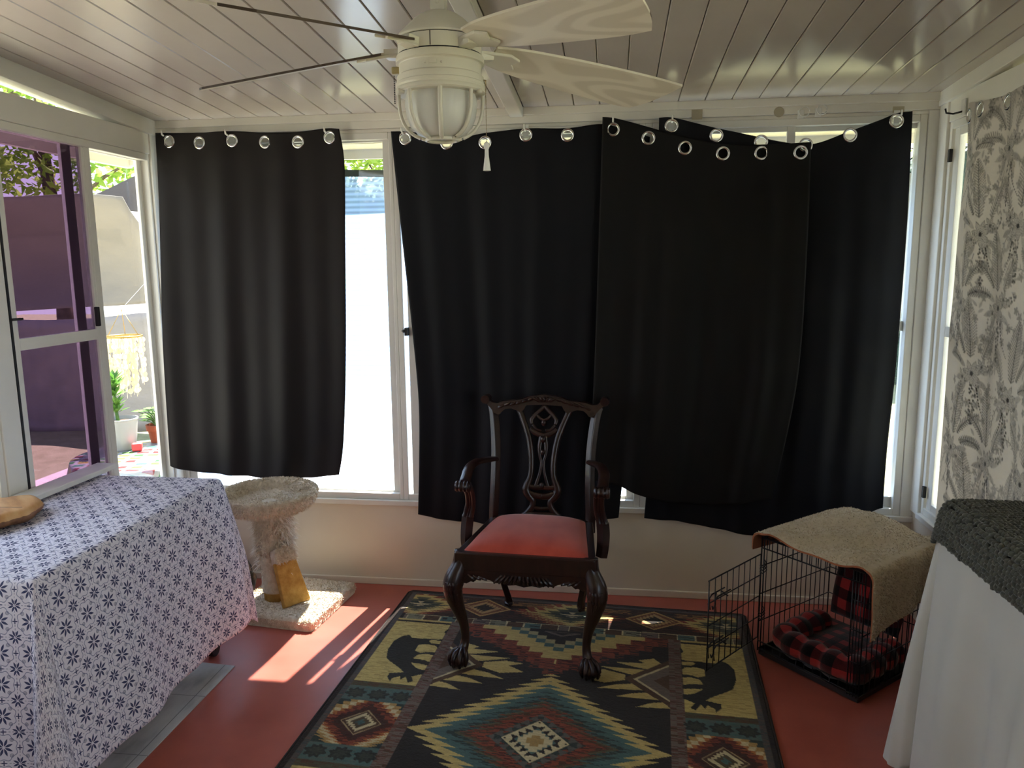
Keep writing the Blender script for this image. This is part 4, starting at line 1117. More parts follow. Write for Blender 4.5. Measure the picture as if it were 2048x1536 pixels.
# floor mat under the cart
def mat_mat():
    M = Mat('grey_weathered_plank_vinyl'); x, y, z = M.xyz(M.coord('Object'))
    n = M.noise(6., 5., stretch=(3, 1.0, 1)); k = M.noise(3., 3.)
    c = M.ramp(n * .6 + k * .4, [(.32, srgb(146, 144, 142)), (.5, srgb(184, 181, 178)), (.7, srgb(206, 203, 198))])
    line = ((x / .115).fract()).lt(.03).max((((y / .34).fract())).lt(.008))
    M.set(M.mix(line * .7, c, srgb(70, 68, 66)), .5); M.bump(n, .1, .001); return M.m
fm = MB(); fm.prism([(-2.06, 1.25), (-1.475, 1.25), (-1.452, 2.598), (-2.06, 2.640)], lambda u, v, w: (u, v, .0006 + w), .004)
tag(fm.build('floor_mat', mat_mat(), bevel=.001), 'grey wood-look vinyl floor mat under the cart', 'mat')

# ------------------------------------------------------------------ cat tree
def carpet(name, c, d):
    M = Mat(name); n = M.noise(55., 4.); b = M.noise(7., 3.)
    M.set(M.ramp(n * .6 + b * .4, [(.3, d), (.7, c)]), .95, spec=.05, sheen=.3); M.bump(n, .7, .006); return M.m
CARPET = carpet('cream_plush_carpet', srgb(228, 216, 194), srgb(190, 172, 144))
SISAL = Mat('yellow_sisal_cardboard')
_n = SISAL.noise(30., 5.); SISAL.set(SISAL.ramp(_n, [(.3, srgb(168, 124, 62)), (.7, srgb(206, 164, 92))]), .9, spec=.1).bump(SISAL.noise(160., 3., stretch=(1, 1, 4)), .6, .004); SISAL = SISAL.m
rf = random.Random(11)
def tuft(m, p, nrm, L, w=.0016, spread=.6, droop=0.):
    nrm = Vector(nrm); d = (nrm + Vector((rf.uniform(-1, 1), rf.uniform(-1, 1), rf.uniform(-1, 1))) * spread).normalized()
    if droop: d = (d + Vector((0, 0, -droop))).normalized()
    sd = d.cross(Vector((rf.uniform(-1, 1), rf.uniform(-1, 1), rf.uniform(-1, 1)))).normalized() * w
    p = Vector(p); L *= rf.uniform(.6, 1.3); mid = p + d * L * .55 + Vector((0, 0, -.1 * L)); tip = p + d * L + Vector((0, 0, -.35 * L))
    m.add([p - sd, p + sd, mid + sd * .8, mid - sd * .8, tip], [(0, 1, 2, 3), (3, 2, 4)])
tree = thing('cat_tree', 'cream carpeted cat tree with round tray and sisal ramp beside the tablecloth', 'cat tree', (-1.50, 3.08, 0), 0)
# base (square, slightly turned), local coordinates
A0 = math.radians(-7)
def rot(x, y): return (x * math.cos(A0) - y * math.sin(A0), x * math.sin(A0) + y * math.cos(A0))
m = MB(); hb = .215; cx0, cy0 = .055, .055
def base_fn(u, v):
    a, b = (u * 2 - 1), (v * 2 - 1)
    k = .035; ra = max(abs(a), abs(b)); x, y = a * hb, b * hb
    cr_ = max(0, math.hypot(max(0, abs(x) - hb + k), max(0, abs(y) - hb + k)) - k)
    if cr_ > 0: x *= 1 - cr_ * 2.2; y *= 1 - cr_ * 2.2
    e = min(hb - abs(a * hb), hb - abs(b * hb)); z = .052 - .014 * math.exp(-e / .008) + rf.uniform(-.002, .002)
    X, Y = rot(x, y); return (X + cx0, Y + cy0, z)
m.grid(base_fn, 60, 60)
ring = [base_fn(i / 60, 0) for i in range(60)] + [base_fn(1, i / 60) for i in range(60)] + [base_fn(1 - i / 60, 1) for i in range(60)] + [base_fn(0, 1 - i / 60) for i in range(60)]
nr = len(ring); vs = [(p[0], p[1], z) for z in (.040, .012, .001) for p in ring]
m.add(vs, [(i * nr + (k + 1) % nr, i * nr + k, (i + 1) * nr + k, (i + 1) * nr + (k + 1) % nr) for i in range(2) for k in range(nr)] + [tuple(2 * nr + k for k in range(nr))])
for _ in range(6500):
    u, v = rf.random(), rf.random(); p = base_fn(u, v); tuft(m, (p[0], p[1], p[2] - .002), (0, 0, 1), .010, .0020, .7)
for p in ring:
    for _ in range(4): tuft(m, (p[0] + rf.uniform(-.004, .004), p[1] + rf.uniform(-.004, .004), rf.uniform(.014, .044)), ((p[0] - cx0) * 4, (p[1] - cy0) * 4, .0), .007, .002, .6)
m.build('base', CARPET, tree, smooth=True)
m = MB()                                   # post
pr = [(.060, .05), (.060, .10), (.061, .17), (.062, .22), (.064, .30), (.066, .38), (.068, .46), (.060, .478)]
m.lathe([(r + 0., z) for r, z in pr], c=(-.006, .035, 0), n=28)
m.build('post', SISAL, tree, smooth=True)
m = MB()
m.lathe([(.064, .262), (.068, .30), (.0715, .38), (.073, .455), (.066, .468)], c=(-.006, .035, 0), n=28)
m.lathe([(.0635, .09), (.0650, .15), (.066, .262)], c=(-.0085, .037, 0), n=28, cap=False)
for _ in range(2600):
    a = rf.uniform(0, 2 * PI); z = rf.uniform(.27, .466) if rf.random() < .88 else rf.uniform(.10, .27); r = .072 if z > .27 else .065
    if -2.2 < a - PI < -.4 + .0 and False: continue
    ca, sa = math.cos(a), math.sin(a)
    L = .026 if (sa > -.55 or ca > .45 or ca < -.6) and z > .26 else .011
    tuft(m, (-.006 + r * ca, .035 + r * sa, z), (ca, sa, .1), L, .0020, .9, .25)
m.build('post_cover', CARPET, tree, smooth=True)
m = MB()
for _ in range(900):
    a = rf.choice((rf.uniform(-.9, .5), rf.uniform(2.5, 3.7), rf.uniform(-.7, .3))); z = rf.uniform(.20, .455); ca, sa = math.cos(a), math.sin(a)
    tuft(m, (-.006 + .070 * ca, .035 + .070 * sa, z), (ca, sa, .15), rf.uniform(.020, .050), .0026, .9, .3)
m.build('frayed_fibres', plain('white_frayed_fibres', srgb(236, 230, 218), .95), tree)
m = MB()                                   # leaning sisal ramp with its carpet cuff
P = [(.085, -.088, .058), (.158, .020, .058), (.085, .012, .305), (.028, -.055, .300)]
nrm = Vector((.80, -.42, .42)).normalized() * .026
Bq = [tuple(Vector(p) - nrm) for p in P]
m.hexa(Bq[:4] + P[:4]); m.build('ramp', SISAL, tree, bevel=.004)
m = MB(); tp = [tuple(Vector(P[k]) + (Vector(P[3 - k] if k in (2, 3) else P[k]) - Vector(P[k]))) for k in range(4)]
mid = lambda a, b, t: Vector(a) * (1 - t) + Vector(b) * t
q0, q1 = mid(P[3], P[0], .22), mid(P[2], P[1], .22)
out = nrm.normalized() * .010
cf_ = [q0 - nrm * 1.3, q1 - nrm * 1.3, Vector(P[2]) - nrm * 1.3 + Vector((0, 0, .012)), Vector(P[3]) - nrm * 1.3 + Vector((0, 0, .012)), q0 + out, q1 + out, Vector(P[2]) + out + Vector((0, 0, .012)), Vector(P[3]) + out + Vector((0, 0, .012))]
m.hexa([tuple(p) for p in cf_])
for _ in range(700):
    a, b = rf.random(), rf.random(); p = mid(mid(cf_[4], cf_[5], a), mid(cf_[7], cf_[6], a), b); tuft(m, p, tuple(out), .012, .002, .8)
m.build('ramp_cuff', CARPET, tree, bevel=.006)
m = MB()                                   # tray
prof = [(.001, .462), (.10, .458), (.160, .460), (.186, .470), (.203, .495), (.211, .525), (.214, .548), (.208, .560), (.196, .562), (.186, .552), (.180, .530), (.172, .510), (.15, .500), (.08, .496), (.001, .496)]
prof = [(r_, .560 - (.562 - z_) * .80) for r_, z_ in prof]
m.lathe(prof, c=(-.022, .035, 0), n=56, cap=False)
for _ in range(9000):
    a = rf.uniform(0, 2 * PI); k = rf.uniform(2.2, 13.6); i = int(k); t = k - i
    r = prof[i][0] * (1 - t) + prof[i + 1][0] * t; z = prof[i][1] * (1 - t) + prof[i + 1][1] * t
    dr, dz = prof[i + 1][0] - prof[i][0], prof[i + 1][1] - prof[i][1]; L_ = math.hypot(dr, dz); nr_, nz_ = dz / L_, -dr / L_
    tuft(m, (-.022 + r * math.cos(a), .035 + r * math.sin(a), z), (nr_ * math.cos(a), nr_ * math.sin(a), nz_), .0085, .0022, .7)
m.build('tray', CARPET, tree, smooth=True)

# ------------------------------------------------------------------ tabby cat lying behind the cat tree
def tabby():
    M = Mat('brown_tabby_fur'); x, y, z = M.xyz(M.coord('Object'))
    st = ((x * 95.) + (M.noise(9., 2.) * 9.)).sin(); n = M.noise(120., 3., stretch=(.3, 1, 1))
    M.set(M.ramp(st * .25 + n * .6 + .12, [(.25, srgb(38, 28, 22)), (.5, srgb(96, 72, 52)), (.8, srgb(150, 120, 90))]), .85, sheen=.3); M.bump(n, .5, .004); return M.m
cat = thing('cat', 'dark brown tabby cat lying on the floor behind the cat tree', 'cat', (-1.785, 3.11, .001), 1.62)
def skin_mesh(name, chains, mat, parent, sub=2):
    vs, es, rs = [], [], []; ids = {}
    for ch in chains:
        prev = None
        for (x, y, z, r) in ch:
            key = (round(x, 4), round(y, 4), round(z, 4))
            if key not in ids: ids[key] = len(vs); vs.append((x, y, z)); rs.append(r)
            if prev is not None and prev != ids[key]: es.append((prev, ids[key]))
            prev = ids[key]
    me = bpy.data.meshes.new(name); me.from_pydata(vs, es, []); me.update(); me.materials.append(mat)
    o = bpy.data.objects.new(name, me); COL.objects.link(o); o.parent = parent
    md = o.modifiers.new('skin', 'SKIN'); md.use_smooth_shade = True
    for i, r in enumerate(rs): me.skin_vertices[0].data[i].radius = (r, r)
    me.skin_vertices[0].data[0].use_root = True
    s = o.modifiers.new('sub', 'SUBSURF'); s.levels = sub; s.render_levels = sub; return o
TAB = tabby()
b0 = (.10, 0, .095, .085)
skin_mesh('body', [[b0, (-.02, 0, .105, .092), (-.13, 0, .100, .075), (-.20, -.005, .130, .052), (-.245, -.01, .165, .048), (-.285, -.02, .160, .030), (-.305, -.024, .150, .018)],
                   [b0, (.17, .0, .085, .072), (.215, .01, .055, .040), (.235, .05, .030, .018), (.20, .10, .022, .016), (.10, .125, .020, .015), (.0, .125, .018, .012)],
                   [(-.13, 0, .100, .075), (-.150, -.055, .060, .028), (-.165, -.062, .022, .020), (-.225, -.066, .018, .019), (-.25, -.066, .016, .016)],
                   [(-.13, 0, .100, .075), (-.155, .05, .060, .028), (-.170, .055, .022, .020), (-.23, .050, .018, .019), (-.25, .050, .016, .016)],
                   [(.17, .0, .085, .072), (.155, -.070, .055, .045), (.10, -.095, .030, .026), (.05, -.10, .020, .019), (.02, -.10, .017, .016)],
                   [(-.245, -.01, .165, .048), (-.240, -.038, .205, .016), (-.240, -.046, .226, .006)], [(-.245, -.01, .165, .048), (-.240, .020, .205, .016), (-.240, .028, .226, .006)]], TAB, cat)
EYE_M = plain('amber_cat_eye', srgb(150, 120, 40), .1)
for s in (-1, 1): MB().sphere((-.287, -.014 + s * .022, .176), (.006, .007, .007), 10, 8).build('eye', EYE_M, cat, smooth=True)
m = MB(); m.sphere((-.321, -.027, .156), (.005, .007, .005), 8, 6); m.build('nose', plain('dark_cat_nose', srgb(70, 40, 38), .4), cat, smooth=True)

# ------------------------------------------------------------------ wire crate
WIRE = plain('black_coated_wire', srgb(16, 16, 18), .38)
CP = np.array([.587, 2.921]); ce1 = np.array([.665, -.747]); CW, CD, CH = .4285, .462, .488
crate = thing('wire_crate', 'black wire dog crate with open door in the right corner', 'dog crate', (CP[0], CP[1], .001), math.atan2(ce1[1], ce1[0]))
def wpanel(m, o, ux, nx_, uz, nz_, W_, H_, r=.0017, big=.0026):
    o, ux, uz = Vector(o), Vector(ux), Vector(uz)
    for i in range(nx_ + 1):
        p = o + ux * (W_ * i / nx_); rr = big if i in (0, nx_) else r; m.tube([p, p + uz * H_], [rr, rr], n=6)
    for j in range(nz_ + 1):
        p = o + uz * (H_ * j / nz_) + ux.cross(uz) * .003; rr = big if j in (0, nz_) else r * 1.25; m.tube([p, p + ux * W_], [rr, rr], n=6)
E1, E2, EZ = (1, 0, 0), (0, 1, 0), (0, 0, 1)
m = MB(); wpanel(m, (0, 0, .03), E2, 14, EZ, 4, CD, CH - .03); m.build('side_panel', WIRE, crate, smooth=True)
m = MB(); wpanel(m, (CW, 0, .03), E2, 14, EZ, 4, CD, CH - .03); m.build('side_panel', WIRE, crate, smooth=True)
m = MB(); wpanel(m, (0, CD, .03), E1, 11, EZ, 4, CW, CH - .03); m.build('back_panel', WIRE, crate, smooth=True)
m = MB(); wpanel(m, (0, 0, CH), E1, 11, E2, 5, CW, CD); m.build('top_panel', WIRE, crate, smooth=True)
m = MB()
for x in (0, .012, CW - .045, CW): m.tube([(x, 0, .02), (x, 0, CH)], .0026, n=6)
for i in range(1, 4): m.tube([(CW - .045 + i * .0112, 0, .02), (CW - .045 + i * .0112, 0, CH)], .0017, n=6)
for z in (.03, .062, CH - .04, CH): m.tube([(0, -.002, z), (CW, -.002, z)], .0026, n=6)
for z in (.15, .27, .38): m.tube([(CW - .045, -.002, z), (CW, -.002, z)], .002, n=6)
for i in range(1, 12): m.tube([(i * .035, 0, .03), (i * .035, 0, .062)], .0017, n=6); m.tube([(i * .035, 0, CH - .04), (i * .035, 0, CH)], .0017, n=6)
m.build('front_frame', WIRE, crate, smooth=True)
m = MB(); m.box(.004, CW - .004, .004, CD - .004, .004, .010)
for a, b, c, d in ((.002, CW - .002, .002, .008), (.002, CW - .002, CD - .008, CD - .002), (.002, .008, .002, CD - .002), (CW - .008, CW - .002, .002, CD - .002)): m.box(a, b, c, d, .004, .034)
m.build('tray', plain('black_plastic_tray', srgb(14, 14, 15), .5), crate, bevel=.002)
dq = np.array([.375, 2.662]) - CP; dl = .365
dloc = np.array([dq @ ce1, dq @ np.array([-ce1[1], ce1[0]])]); dloc /= np.linalg.norm(dloc)
m = MB(); wpanel(m, (.001, -.004, .075), (dloc[0], dloc[1], 0), 9, EZ, 4, dl, .345)
door = m.build('door', WIRE, crate, smooth=True)
for z in (.145, .335):
    for dd_ in (.285,):
        m = MB(); nx3 = Vector((-dloc[1], dloc[0], 0)); u3 = Vector((dloc[0], dloc[1], 0)); o3 = Vector((.001, -.004, 0))
        for off in (-.012, .012):
            m.tube([o3 + u3 * (dd_ - .045) + nx3 * off + Vector((0, 0, z + .02)), o3 + u3 * (dd_ + .04) + nx3 * off + Vector((0, 0, z + .02)), o3 + u3 * (dd_ + .055) + nx3 * off + Vector((0, 0, z + .01)), o3 + u3 * (dd_ + .05) + nx3 * off + Vector((0, 0, z - .035))], .0026, n=6)
        m.tube([o3 + u3 * (dd_ + .01) + nx3 * -.013 + Vector((0, 0, z + .02)), o3 + u3 * (dd_ + .01) + nx3 * -.016 + Vector((0, 0, z - .03)), o3 + u3 * (dd_ + .025) + nx3 * -.016 + Vector((0, 0, z - .045)), o3 + u3 * (dd_ + .03) + nx3 * -.016 + Vector((0, 0, z - .03))], .0026, n=6)
        m.tube([o3 + u3 * (dd_ - .03) + nx3 * .012 + Vector((0, 0, z)), o3 + u3 * (dd_ - .03) + nx3 * -.018 + Vector((0, 0, z + .01))], .003, n=6)
        m.build('slide_latch', WIRE, door, smooth=True)
for z in (.16, .35):
    m = MB()
    for k in range(3): m.tube([(.0, -.006, z + .012 * k), (.02, -.014, z + .012 * k), (.035, -.012, z + .012 * k + .02), (.02, -.006, z + .012 * k + .03)], .0024, n=6)
    m.build('hook_catch', WIRE, crate, smooth=True)
def crate_pt(a, b, z):
    e2_ = np.array([-ce1[1], ce1[0]]); p = CP + ce1 * a + e2_ * b; return (float(p[0]), float(p[1]), z)
# sherpa blanket over the crate
SHERPA = carpet('cream_sherpa_fleece', srgb(196, 180, 150), srgb(150, 132, 104))
def fleece():
    M = Mat('cream_plush_throw'); n = M.noise(45., 4.); b = M.noise(6., 4.)
    geo = M.node('ShaderNodeNewGeometry')
    c = M.ramp(n * .5 + b * .5, [(.3, srgb(188, 172, 144)), (.7, srgb(216, 202, 176))])
    c2 = M.ramp(b, [(.3, srgb(150, 84, 48)), (.7, srgb(176, 108, 66))])
    M.set(c, .95, spec=.05, sheen=.3); M.bump(n + b, .5, .006); return M.m
FLEECE = fleece(); SUEDE = plain('brown_suede_lining', srgb(158, 92, 54), .85, sheen=.3)
rb = random.Random(4)
def bl_fn(off):
    A0_, A1_ = -.085, CW + .34
    def fn(u, v):
        s = A0_ + (A1_ - A0_) * u; b = -.022 + (CD + .03) * v
        hump = .040 * math.exp(-((v - .80) / .30) ** 2) * math.exp(-((s - .16) / .16) ** 2) + .010 * math.sin(s * 17 + v * 5) * math.sin(v * 8 + 1) + .006 * math.sin(s * 31 - v * 13)
        dr = max(0., s - CW); dl_ = max(0., -s)
        lenR = .255 - .05 * v + .012 * math.sin(v * 9)
        z = CH + .010 + off
        if dr == 0 and dl_ == 0:
            e = min(1., min(s, CW - s) / .05 + .15); return crate_pt(s, b, z + (hump * e + .006) * 1.0 - (.012 * math.exp(-v / .05) * math.sin(PI * s / CW)))
        if dr > 0:
            k = dr / .34 * lenR; rd = .035
            ang_ = min(PI / 2, k / rd); a = CW + rd * math.sin(ang_) * .7 + .012 * math.sin(v * 14 + k * 6) * min(1, k * 6) + off * .6
            zz = z - rd * (1 - math.cos(ang_)) * 1.0 - max(0, k - rd * PI / 2)
            return crate_pt(a + .010, b - .015 * min(1, k * 4) * (1 - v), zz + .004 * math.sin(v * 20))
        k = dl_; rd = .03; ang_ = min(PI / 2, k / rd)
        return crate_pt(-rd * math.sin(ang_) * .6 - .006 - off * .6, b, z - rd * (1 - math.cos(ang_)) - max(0, k - rd * PI / 2) * (.9 + .5 * v))
    return fn
bl = thing('blanket', 'cream plush blanket folded over the top and side of the crate', 'blanket', (0, 0, 0))
m = MB(); f1 = bl_fn(.010); m.grid(f1, 90, 64)
for _ in range(9000):
    u, v = rf.random(), rf.random(); p = f1(u, v); tuft(m, p, (0, 0, 1) if u < .6 else (ce1[0], ce1[1], .2), .006, .0022, .9)
m.build('plush_side', FLEECE, bl, smooth=True)
m = MB(); f0 = bl_fn(.003); m.grid(lambda u, v: f0(1 - u, v), 70, 50)
m.grid(lambda u, v: tuple(Vector(f0(u, 0)) * (1 - v) + Vector(f1(u, 0)) * v), 70, 2); m.build('suede_lining', SUEDE, bl, smooth=True)
# plaid bed and pillow in the crate
def plaid():
    M = Mat('red_black_buffalo_plaid'); u, v, _ = M.xyz(M.coord('UV')); T = .085
    a = (u / T).fract().lt(.5); b = (v / T).fract().lt(.5); s = a + b
    M.set(M.ramp(s * .5, [(.0, srgb(160, 46, 44)), (.5, srgb(70, 20, 22)), (1., srgb(16, 11, 12))]), .95, spec=.06, sheen=.35)
    M.m.node_tree.nodes['Color Ramp'].color_ramp.interpolation = 'CONSTANT'; r = M.m.node_tree.nodes['Color Ramp'].color_ramp.elements; r[0].position = 0; r[1].position = .25; r[2].position = .75
    M.bump(M.noise(160., 3.), .3, .003); return M.m
PLAID = plaid()
bed = thing('dog_bed', 'red and black buffalo plaid bed with puffy rim inside the crate', 'dog bed', (0, 0, 0))
def uvgrid(m, fn, nu, nv, su, sv): m.grid(fn, nu, nv, uvfn=lambda u, v: (u * su, v * sv))
m = MB(); uvgrid(m, lambda u, v: crate_pt(.035 + (CW - .07) * u, .04 + (CD - .09) * v, .062 + .018 * math.sin(PI * u) * math.sin(PI * v)), 20, 20, CW, CD); m.build('cushion', PLAID, bed, smooth=True)
def bolster(path, r0, lump, per, su):
    P = [np.array(p) for p in smooth_path(path, 14)]; L = [0.]
    for a, b in zip(P, P[1:]): L.append(L[-1] + float(np.linalg.norm(b - a)))
    P = np.array(P); L = np.array(L)
    def fn(u, v):
        l = u * L[-1]; c = np.array([np.interp(l, L, P[:, k]) for k in range(3)]); c2 = np.array([np.interp(min(L[-1], l + .01), L, P[:, k]) for k in range(3)]); c1 = np.array([np.interp(max(0, l - .01), L, P[:, k]) for k in range(3)])
        t = (c2 - c1) / np.linalg.norm(c2 - c1); n_ = np.array([-t[1], t[0], 0]); end = min(1, u * 14, (1 - u) * 14) ** .5
        r = r0 * (1 + lump * (abs(math.sin(PI * l / per)) - .6)) * end; th = -2 * PI * v
        q = c + n_ * r * math.cos(th) + np.array([0, 0, 1]) * r * .95 * math.sin(th); return crate_pt(q[0], q[1], q[2])
    m = MB(); uvgrid(m, fn, 120, 24, L[-1], 2 * PI * r0); return m
bolster([(.060, .38, .075), (.058, .25, .078), (.062, .11, .078), (.085, .068, .078), (.14, .058, .078), (.25, .056, .078), (.34, .060, .078), (.368, .10, .078), (.368, .26, .078), (.365, .38, .075)], .050, .26, .082, 1.).build('bolster', PLAID, bed, smooth=True)
def pil(u, v):
    a, b = u * 2 - 1, v * 2 - 1; e = (max(0, 1 - abs(a) ** 2.6) * max(0, 1 - abs(b) ** 2.6)) ** .5
    return a, b, e
pl = thing('pillow', 'buffalo plaid pillow standing against the back of the crate', 'pillow', (0, 0, 0))
for sg, nm in ((1, 'pillow_front'), (-1, 'pillow_back')):
    def fn(u, v, sg=sg):
        a, b, e = pil(u if sg < 0 else 1 - u, v); return crate_pt(.215 + a * .15 * (1 - .05 * b * b), .400 - sg * e * .045 + b * .030, .225 + b * .115)
    m = MB(); uvgrid(m, fn, 20, 20, .30, .24)
    if sg > 0: m1 = m
    else: m1.uv += m.uv; m1.add(m.v, m.f)
m1.build('cover', PLAID, pl, smooth=True)

# ------------------------------------------------------------------ sheet-covered box with chenille mat at the right
BX0, BX1, BY0, BY1, BZ = .968, 1.250, .30, 2.235, .845
bxo = thing('storage_box', 'tall box standing hidden beneath the white sheet at the right wall', 'box', (0, 0, 0))
MB().box(BX0 + .012, BX1 - .01, BY0 + .01, BY1 - .012, .0, BZ - .006).build('carton', plain('plain_carton', srgb(170, 140, 105), .8), bxo, bevel=.004)
def sheet_mat():
    M = Mat('white_cotton_sheet'); n = M.noise(3., 4.)
    M.set(M.ramp(n, [(.3, srgb(208, 208, 198)), (.7, srgb(222, 222, 214))]), .8, spec=.2, sheen=.15); M.translucent(srgb(215, 215, 206), .08); M.bump(M.noise(5., 4., stretch=(1, 1, .35)), .35, .02); return M.m
sh = drape(BX0, BX1, BY0, BY1, BZ, .835, 0., 0., .835, flare=.055, bulge=.10, res=.014, wob=.024, wf=15., rnd=.02).build('bed_sheet', sheet_mat(), smooth=True, solid=.0015)
tag(sh, 'white sheet draped to the floor over the box at the right', 'sheet')
CHEN = plain('dark_olive_chenille', srgb(74, 76, 66), .9, var=.18, nscale=40, sheen=.35, bump=.3, bscale=300)
mt = thing('bath_mat', 'dark grey-green chenille bath mat draped over the white sheet', 'bath mat', (0, 0, 0))
MX0, MX1, MY0, MY1 = BX0 - .016, 1.245, 1.00, BY1 + .020
def mat_pt(s, t):
    ds = max(0., MX0 + .03 - s); dt = max(0., t - (MY1 - .03)); rd = .03
    zt = BZ + .012; x, y, z = max(s, MX0 + .03), min(t, MY1 - .03), zt
    r = math.hypot(ds, dt)
    if r == 0: return Vector((s, t, z + .004 * math.sin(s * 20) * math.sin(t * 15))), Vector((0, 0, 1))
    ox, oy = -ds / r, dt / r; an = min(PI / 2 * .93, r / rd * .9)
    out = rd * math.sin(an) + max(0, r - rd * 1.62) * .16; dn = rd * (1 - math.cos(an)) + max(0, r - rd * 1.62) * .985
    return Vector((x + ox * out, y + oy * out, z - dn)), Vector((ox * math.sin(an), oy * math.sin(an), math.cos(an)))
m = MB()
m.grid(lambda u, v: tuple(mat_pt(MX0 - .085 + (MX1 - MX0 + .085) * u, MY0 + (MY1 + .055 - MY0) * v)[0]), 40, 80)
m.build('backing', plain('grey_mat_backing', srgb(50, 52, 45), .9), mt, smooth=True, solid=.004)
m = MB(); rcn = random.Random(9)
s_ = MX0 - .088
while s_ < MX1:
    t_ = MY0
    while t_ < MY1 + .058:
        p, nn = mat_pt(s_ + rcn.uniform(-.002, .002), t_ + rcn.uniform(-.003, .003))
        d = Vector((rcn.uniform(-.5, .5), rcn.uniform(-1, 1), rcn.uniform(-.3, .3))); d = (d - nn * d.dot(nn)).normalized()
        L = rcn.uniform(.008, .012); q = p + nn * .007
        m.tube([q - d * L - nn * .004, q - d * L * .75 + nn * .003, q + nn * .006, q + d * L * .75 + nn * .003, q + d * L - nn * .004], [.0034, .0066, .0074, .0066, .0034], n=6)
        t_ += .0165
    s_ += .0125
m.build('loops', CHEN, mt, smooth=True)
# ------------------------------------------------------------------ outside: the yard
def grass_mat():
    M = Mat('sunlit_lawn'); n = M.noise(9., 5.); f = M.noise(120., 3.)
    M.set(M.ramp(n * .5 + f * .5, [(.3, srgb(116, 116, 82)), (.7, srgb(158, 154, 118))]), .95, spec=.1); M.bump(f, .6, .02); return M.m
struct(MB().box(-22, 18, -8, 26, -.40, -.16).build('ground', grass_mat()))
tag(S.objects['ground'], kind='structure')
struct(MB().box(-4.6, XL - .09, -1.5, 6.4, -.158, -.14).build('patio_slab', plain('pale_concrete_patio', srgb(186, 178, 164), .9)))
# knitted shade screen hanging outside the back windows
sc = thing('shade_screen', 'blue-grey knitted mesh screen hanging outside the back windows', 'shade screen', (0, 0, 0))
def scr(u, v): return (-2.10 + 3.33 * u, 3.535 + .006 * math.sin(u * 40) * v + .004 * math.sin(u * 17 + 1), .20 + 1.77 * (1 - v) + .012 * math.sin(u * 9 + .4) * (1 - v))
MB().grid(scr, 120, 20).build('mesh', SCREEN, sc, smooth=True)
MB().grid(lambda u, v: (scr(u, 0)[0], scr(u, 0)[1] - .002, scr(u, 0)[2] + .016 - .032 * v), 60, 1).build('hem', SCREEN_HEM, sc, solid=.002)
sheet_ = tag(MB().grid(lambda u, v: (1.20 - .10 * v + .10 * u + .05 * v * u, 3.585 + .01 * math.sin(u * 9), 1.92 - 1.30 * v), 8, 20).build('shade_cloth', plain('grey_shade_cloth', srgb(170, 172, 172), .9), smooth=True, solid=.002), 'narrow grey cloth strip hanging outside the right end of the back windows', 'cloth')
# frosted sheet outside the right-hand windows
fs_ = tag(MB().grid(lambda u, v: (1.62 + .01 * math.sin(u * 30), 2.05 + 1.55 * u, 2.0 - 1.60 * v), 60, 6).build('shade_screen', mesh_mat('pale_frosted_mesh', (.60, .63, .70, 1), .30, 10.), smooth=True), 'pale frosted mesh screen hanging outside the right-hand windows', 'shade screen')

def cloth_tr(name, c, fac): 
    M = Mat(name); n = M.noise(2.5, 4., stretch=(1, 1, 3)); cc = M.ramp(n, [(.3, tuple(x * .90 for x in c[:3]) + (1,)), (.7, c)])
    M.set(cc, .9, spec=.05); M.translucent(cc, fac); M.bump(M.noise(5., 3., stretch=(1, 1, 2)), .5, .03); return M.m
SAIL = cloth_tr('beige_shade_sail_fabric', srgb(142, 136, 127), .28); SAILG = cloth_tr('grey_shade_sail_fabric', srgb(100, 95, 92), .25)
def facet(pts, y, bow, name, mat, label, cat, res=26):
    O = Outline(*[[tuple(on_y(a, b, y)[[0, 2]]) for a, b in e] for e in pts])
    m = MB()
    def fn(u, v): a, z = O(u, v); return (a, y + bow * math.sin(PI * u) * math.sin(PI * v) + .35 * (v - .5) * (1 if bow else 0), z)
    m.grid(fn, res, res); return tag(m.build(name, mat, smooth=True, solid=.004), label, cat)
facet(([(-260, 404), (60, 398), (190, 392), (277, 398)], [(-260, 640), (0, 625), (110, 618), (205, 614), (300, 606), (345, 600)], [(-260, 404), (-260, 640)], [(277, 398), (284, 424), (296, 452), (315, 500), (345, 600)]), 5.0, .25, 'shade_sail', SAIL, 'large beige shade sail stretched over the patio outside the left window', 'shade sail')
facet(([(-260, 440), (0, 430), (120, 408), (190, 389), (240, 366), (286, 344)], [(-260, 480), (60, 440), (190, 420), (280, 424)], [(-260, 440), (-260, 480)], [(286, 344), (277, 372), (276, 398), (280, 424)]), 5.22, .0, 'shade_sail', SAILG, 'grey shade sail corner rising behind the beige sail', 'shade sail')
# pale privacy cloth around the patio
PRIV = cloth_tr('white_privacy_cloth', srgb(156, 150, 145), .35)
def pc(u, v): return (-8.4 + 5.6 * u, 7.2 + .05 * math.sin(u * 26), 1.10 - .08 * abs(math.sin(u * PI * 2.6 + .9)) - (1.23) * v)
tag(MB().grid(pc, 80, 12).build('privacy_cloth', PRIV, smooth=True, solid=.004), 'white privacy cloth hung along the far side of the patio', 'cloth')
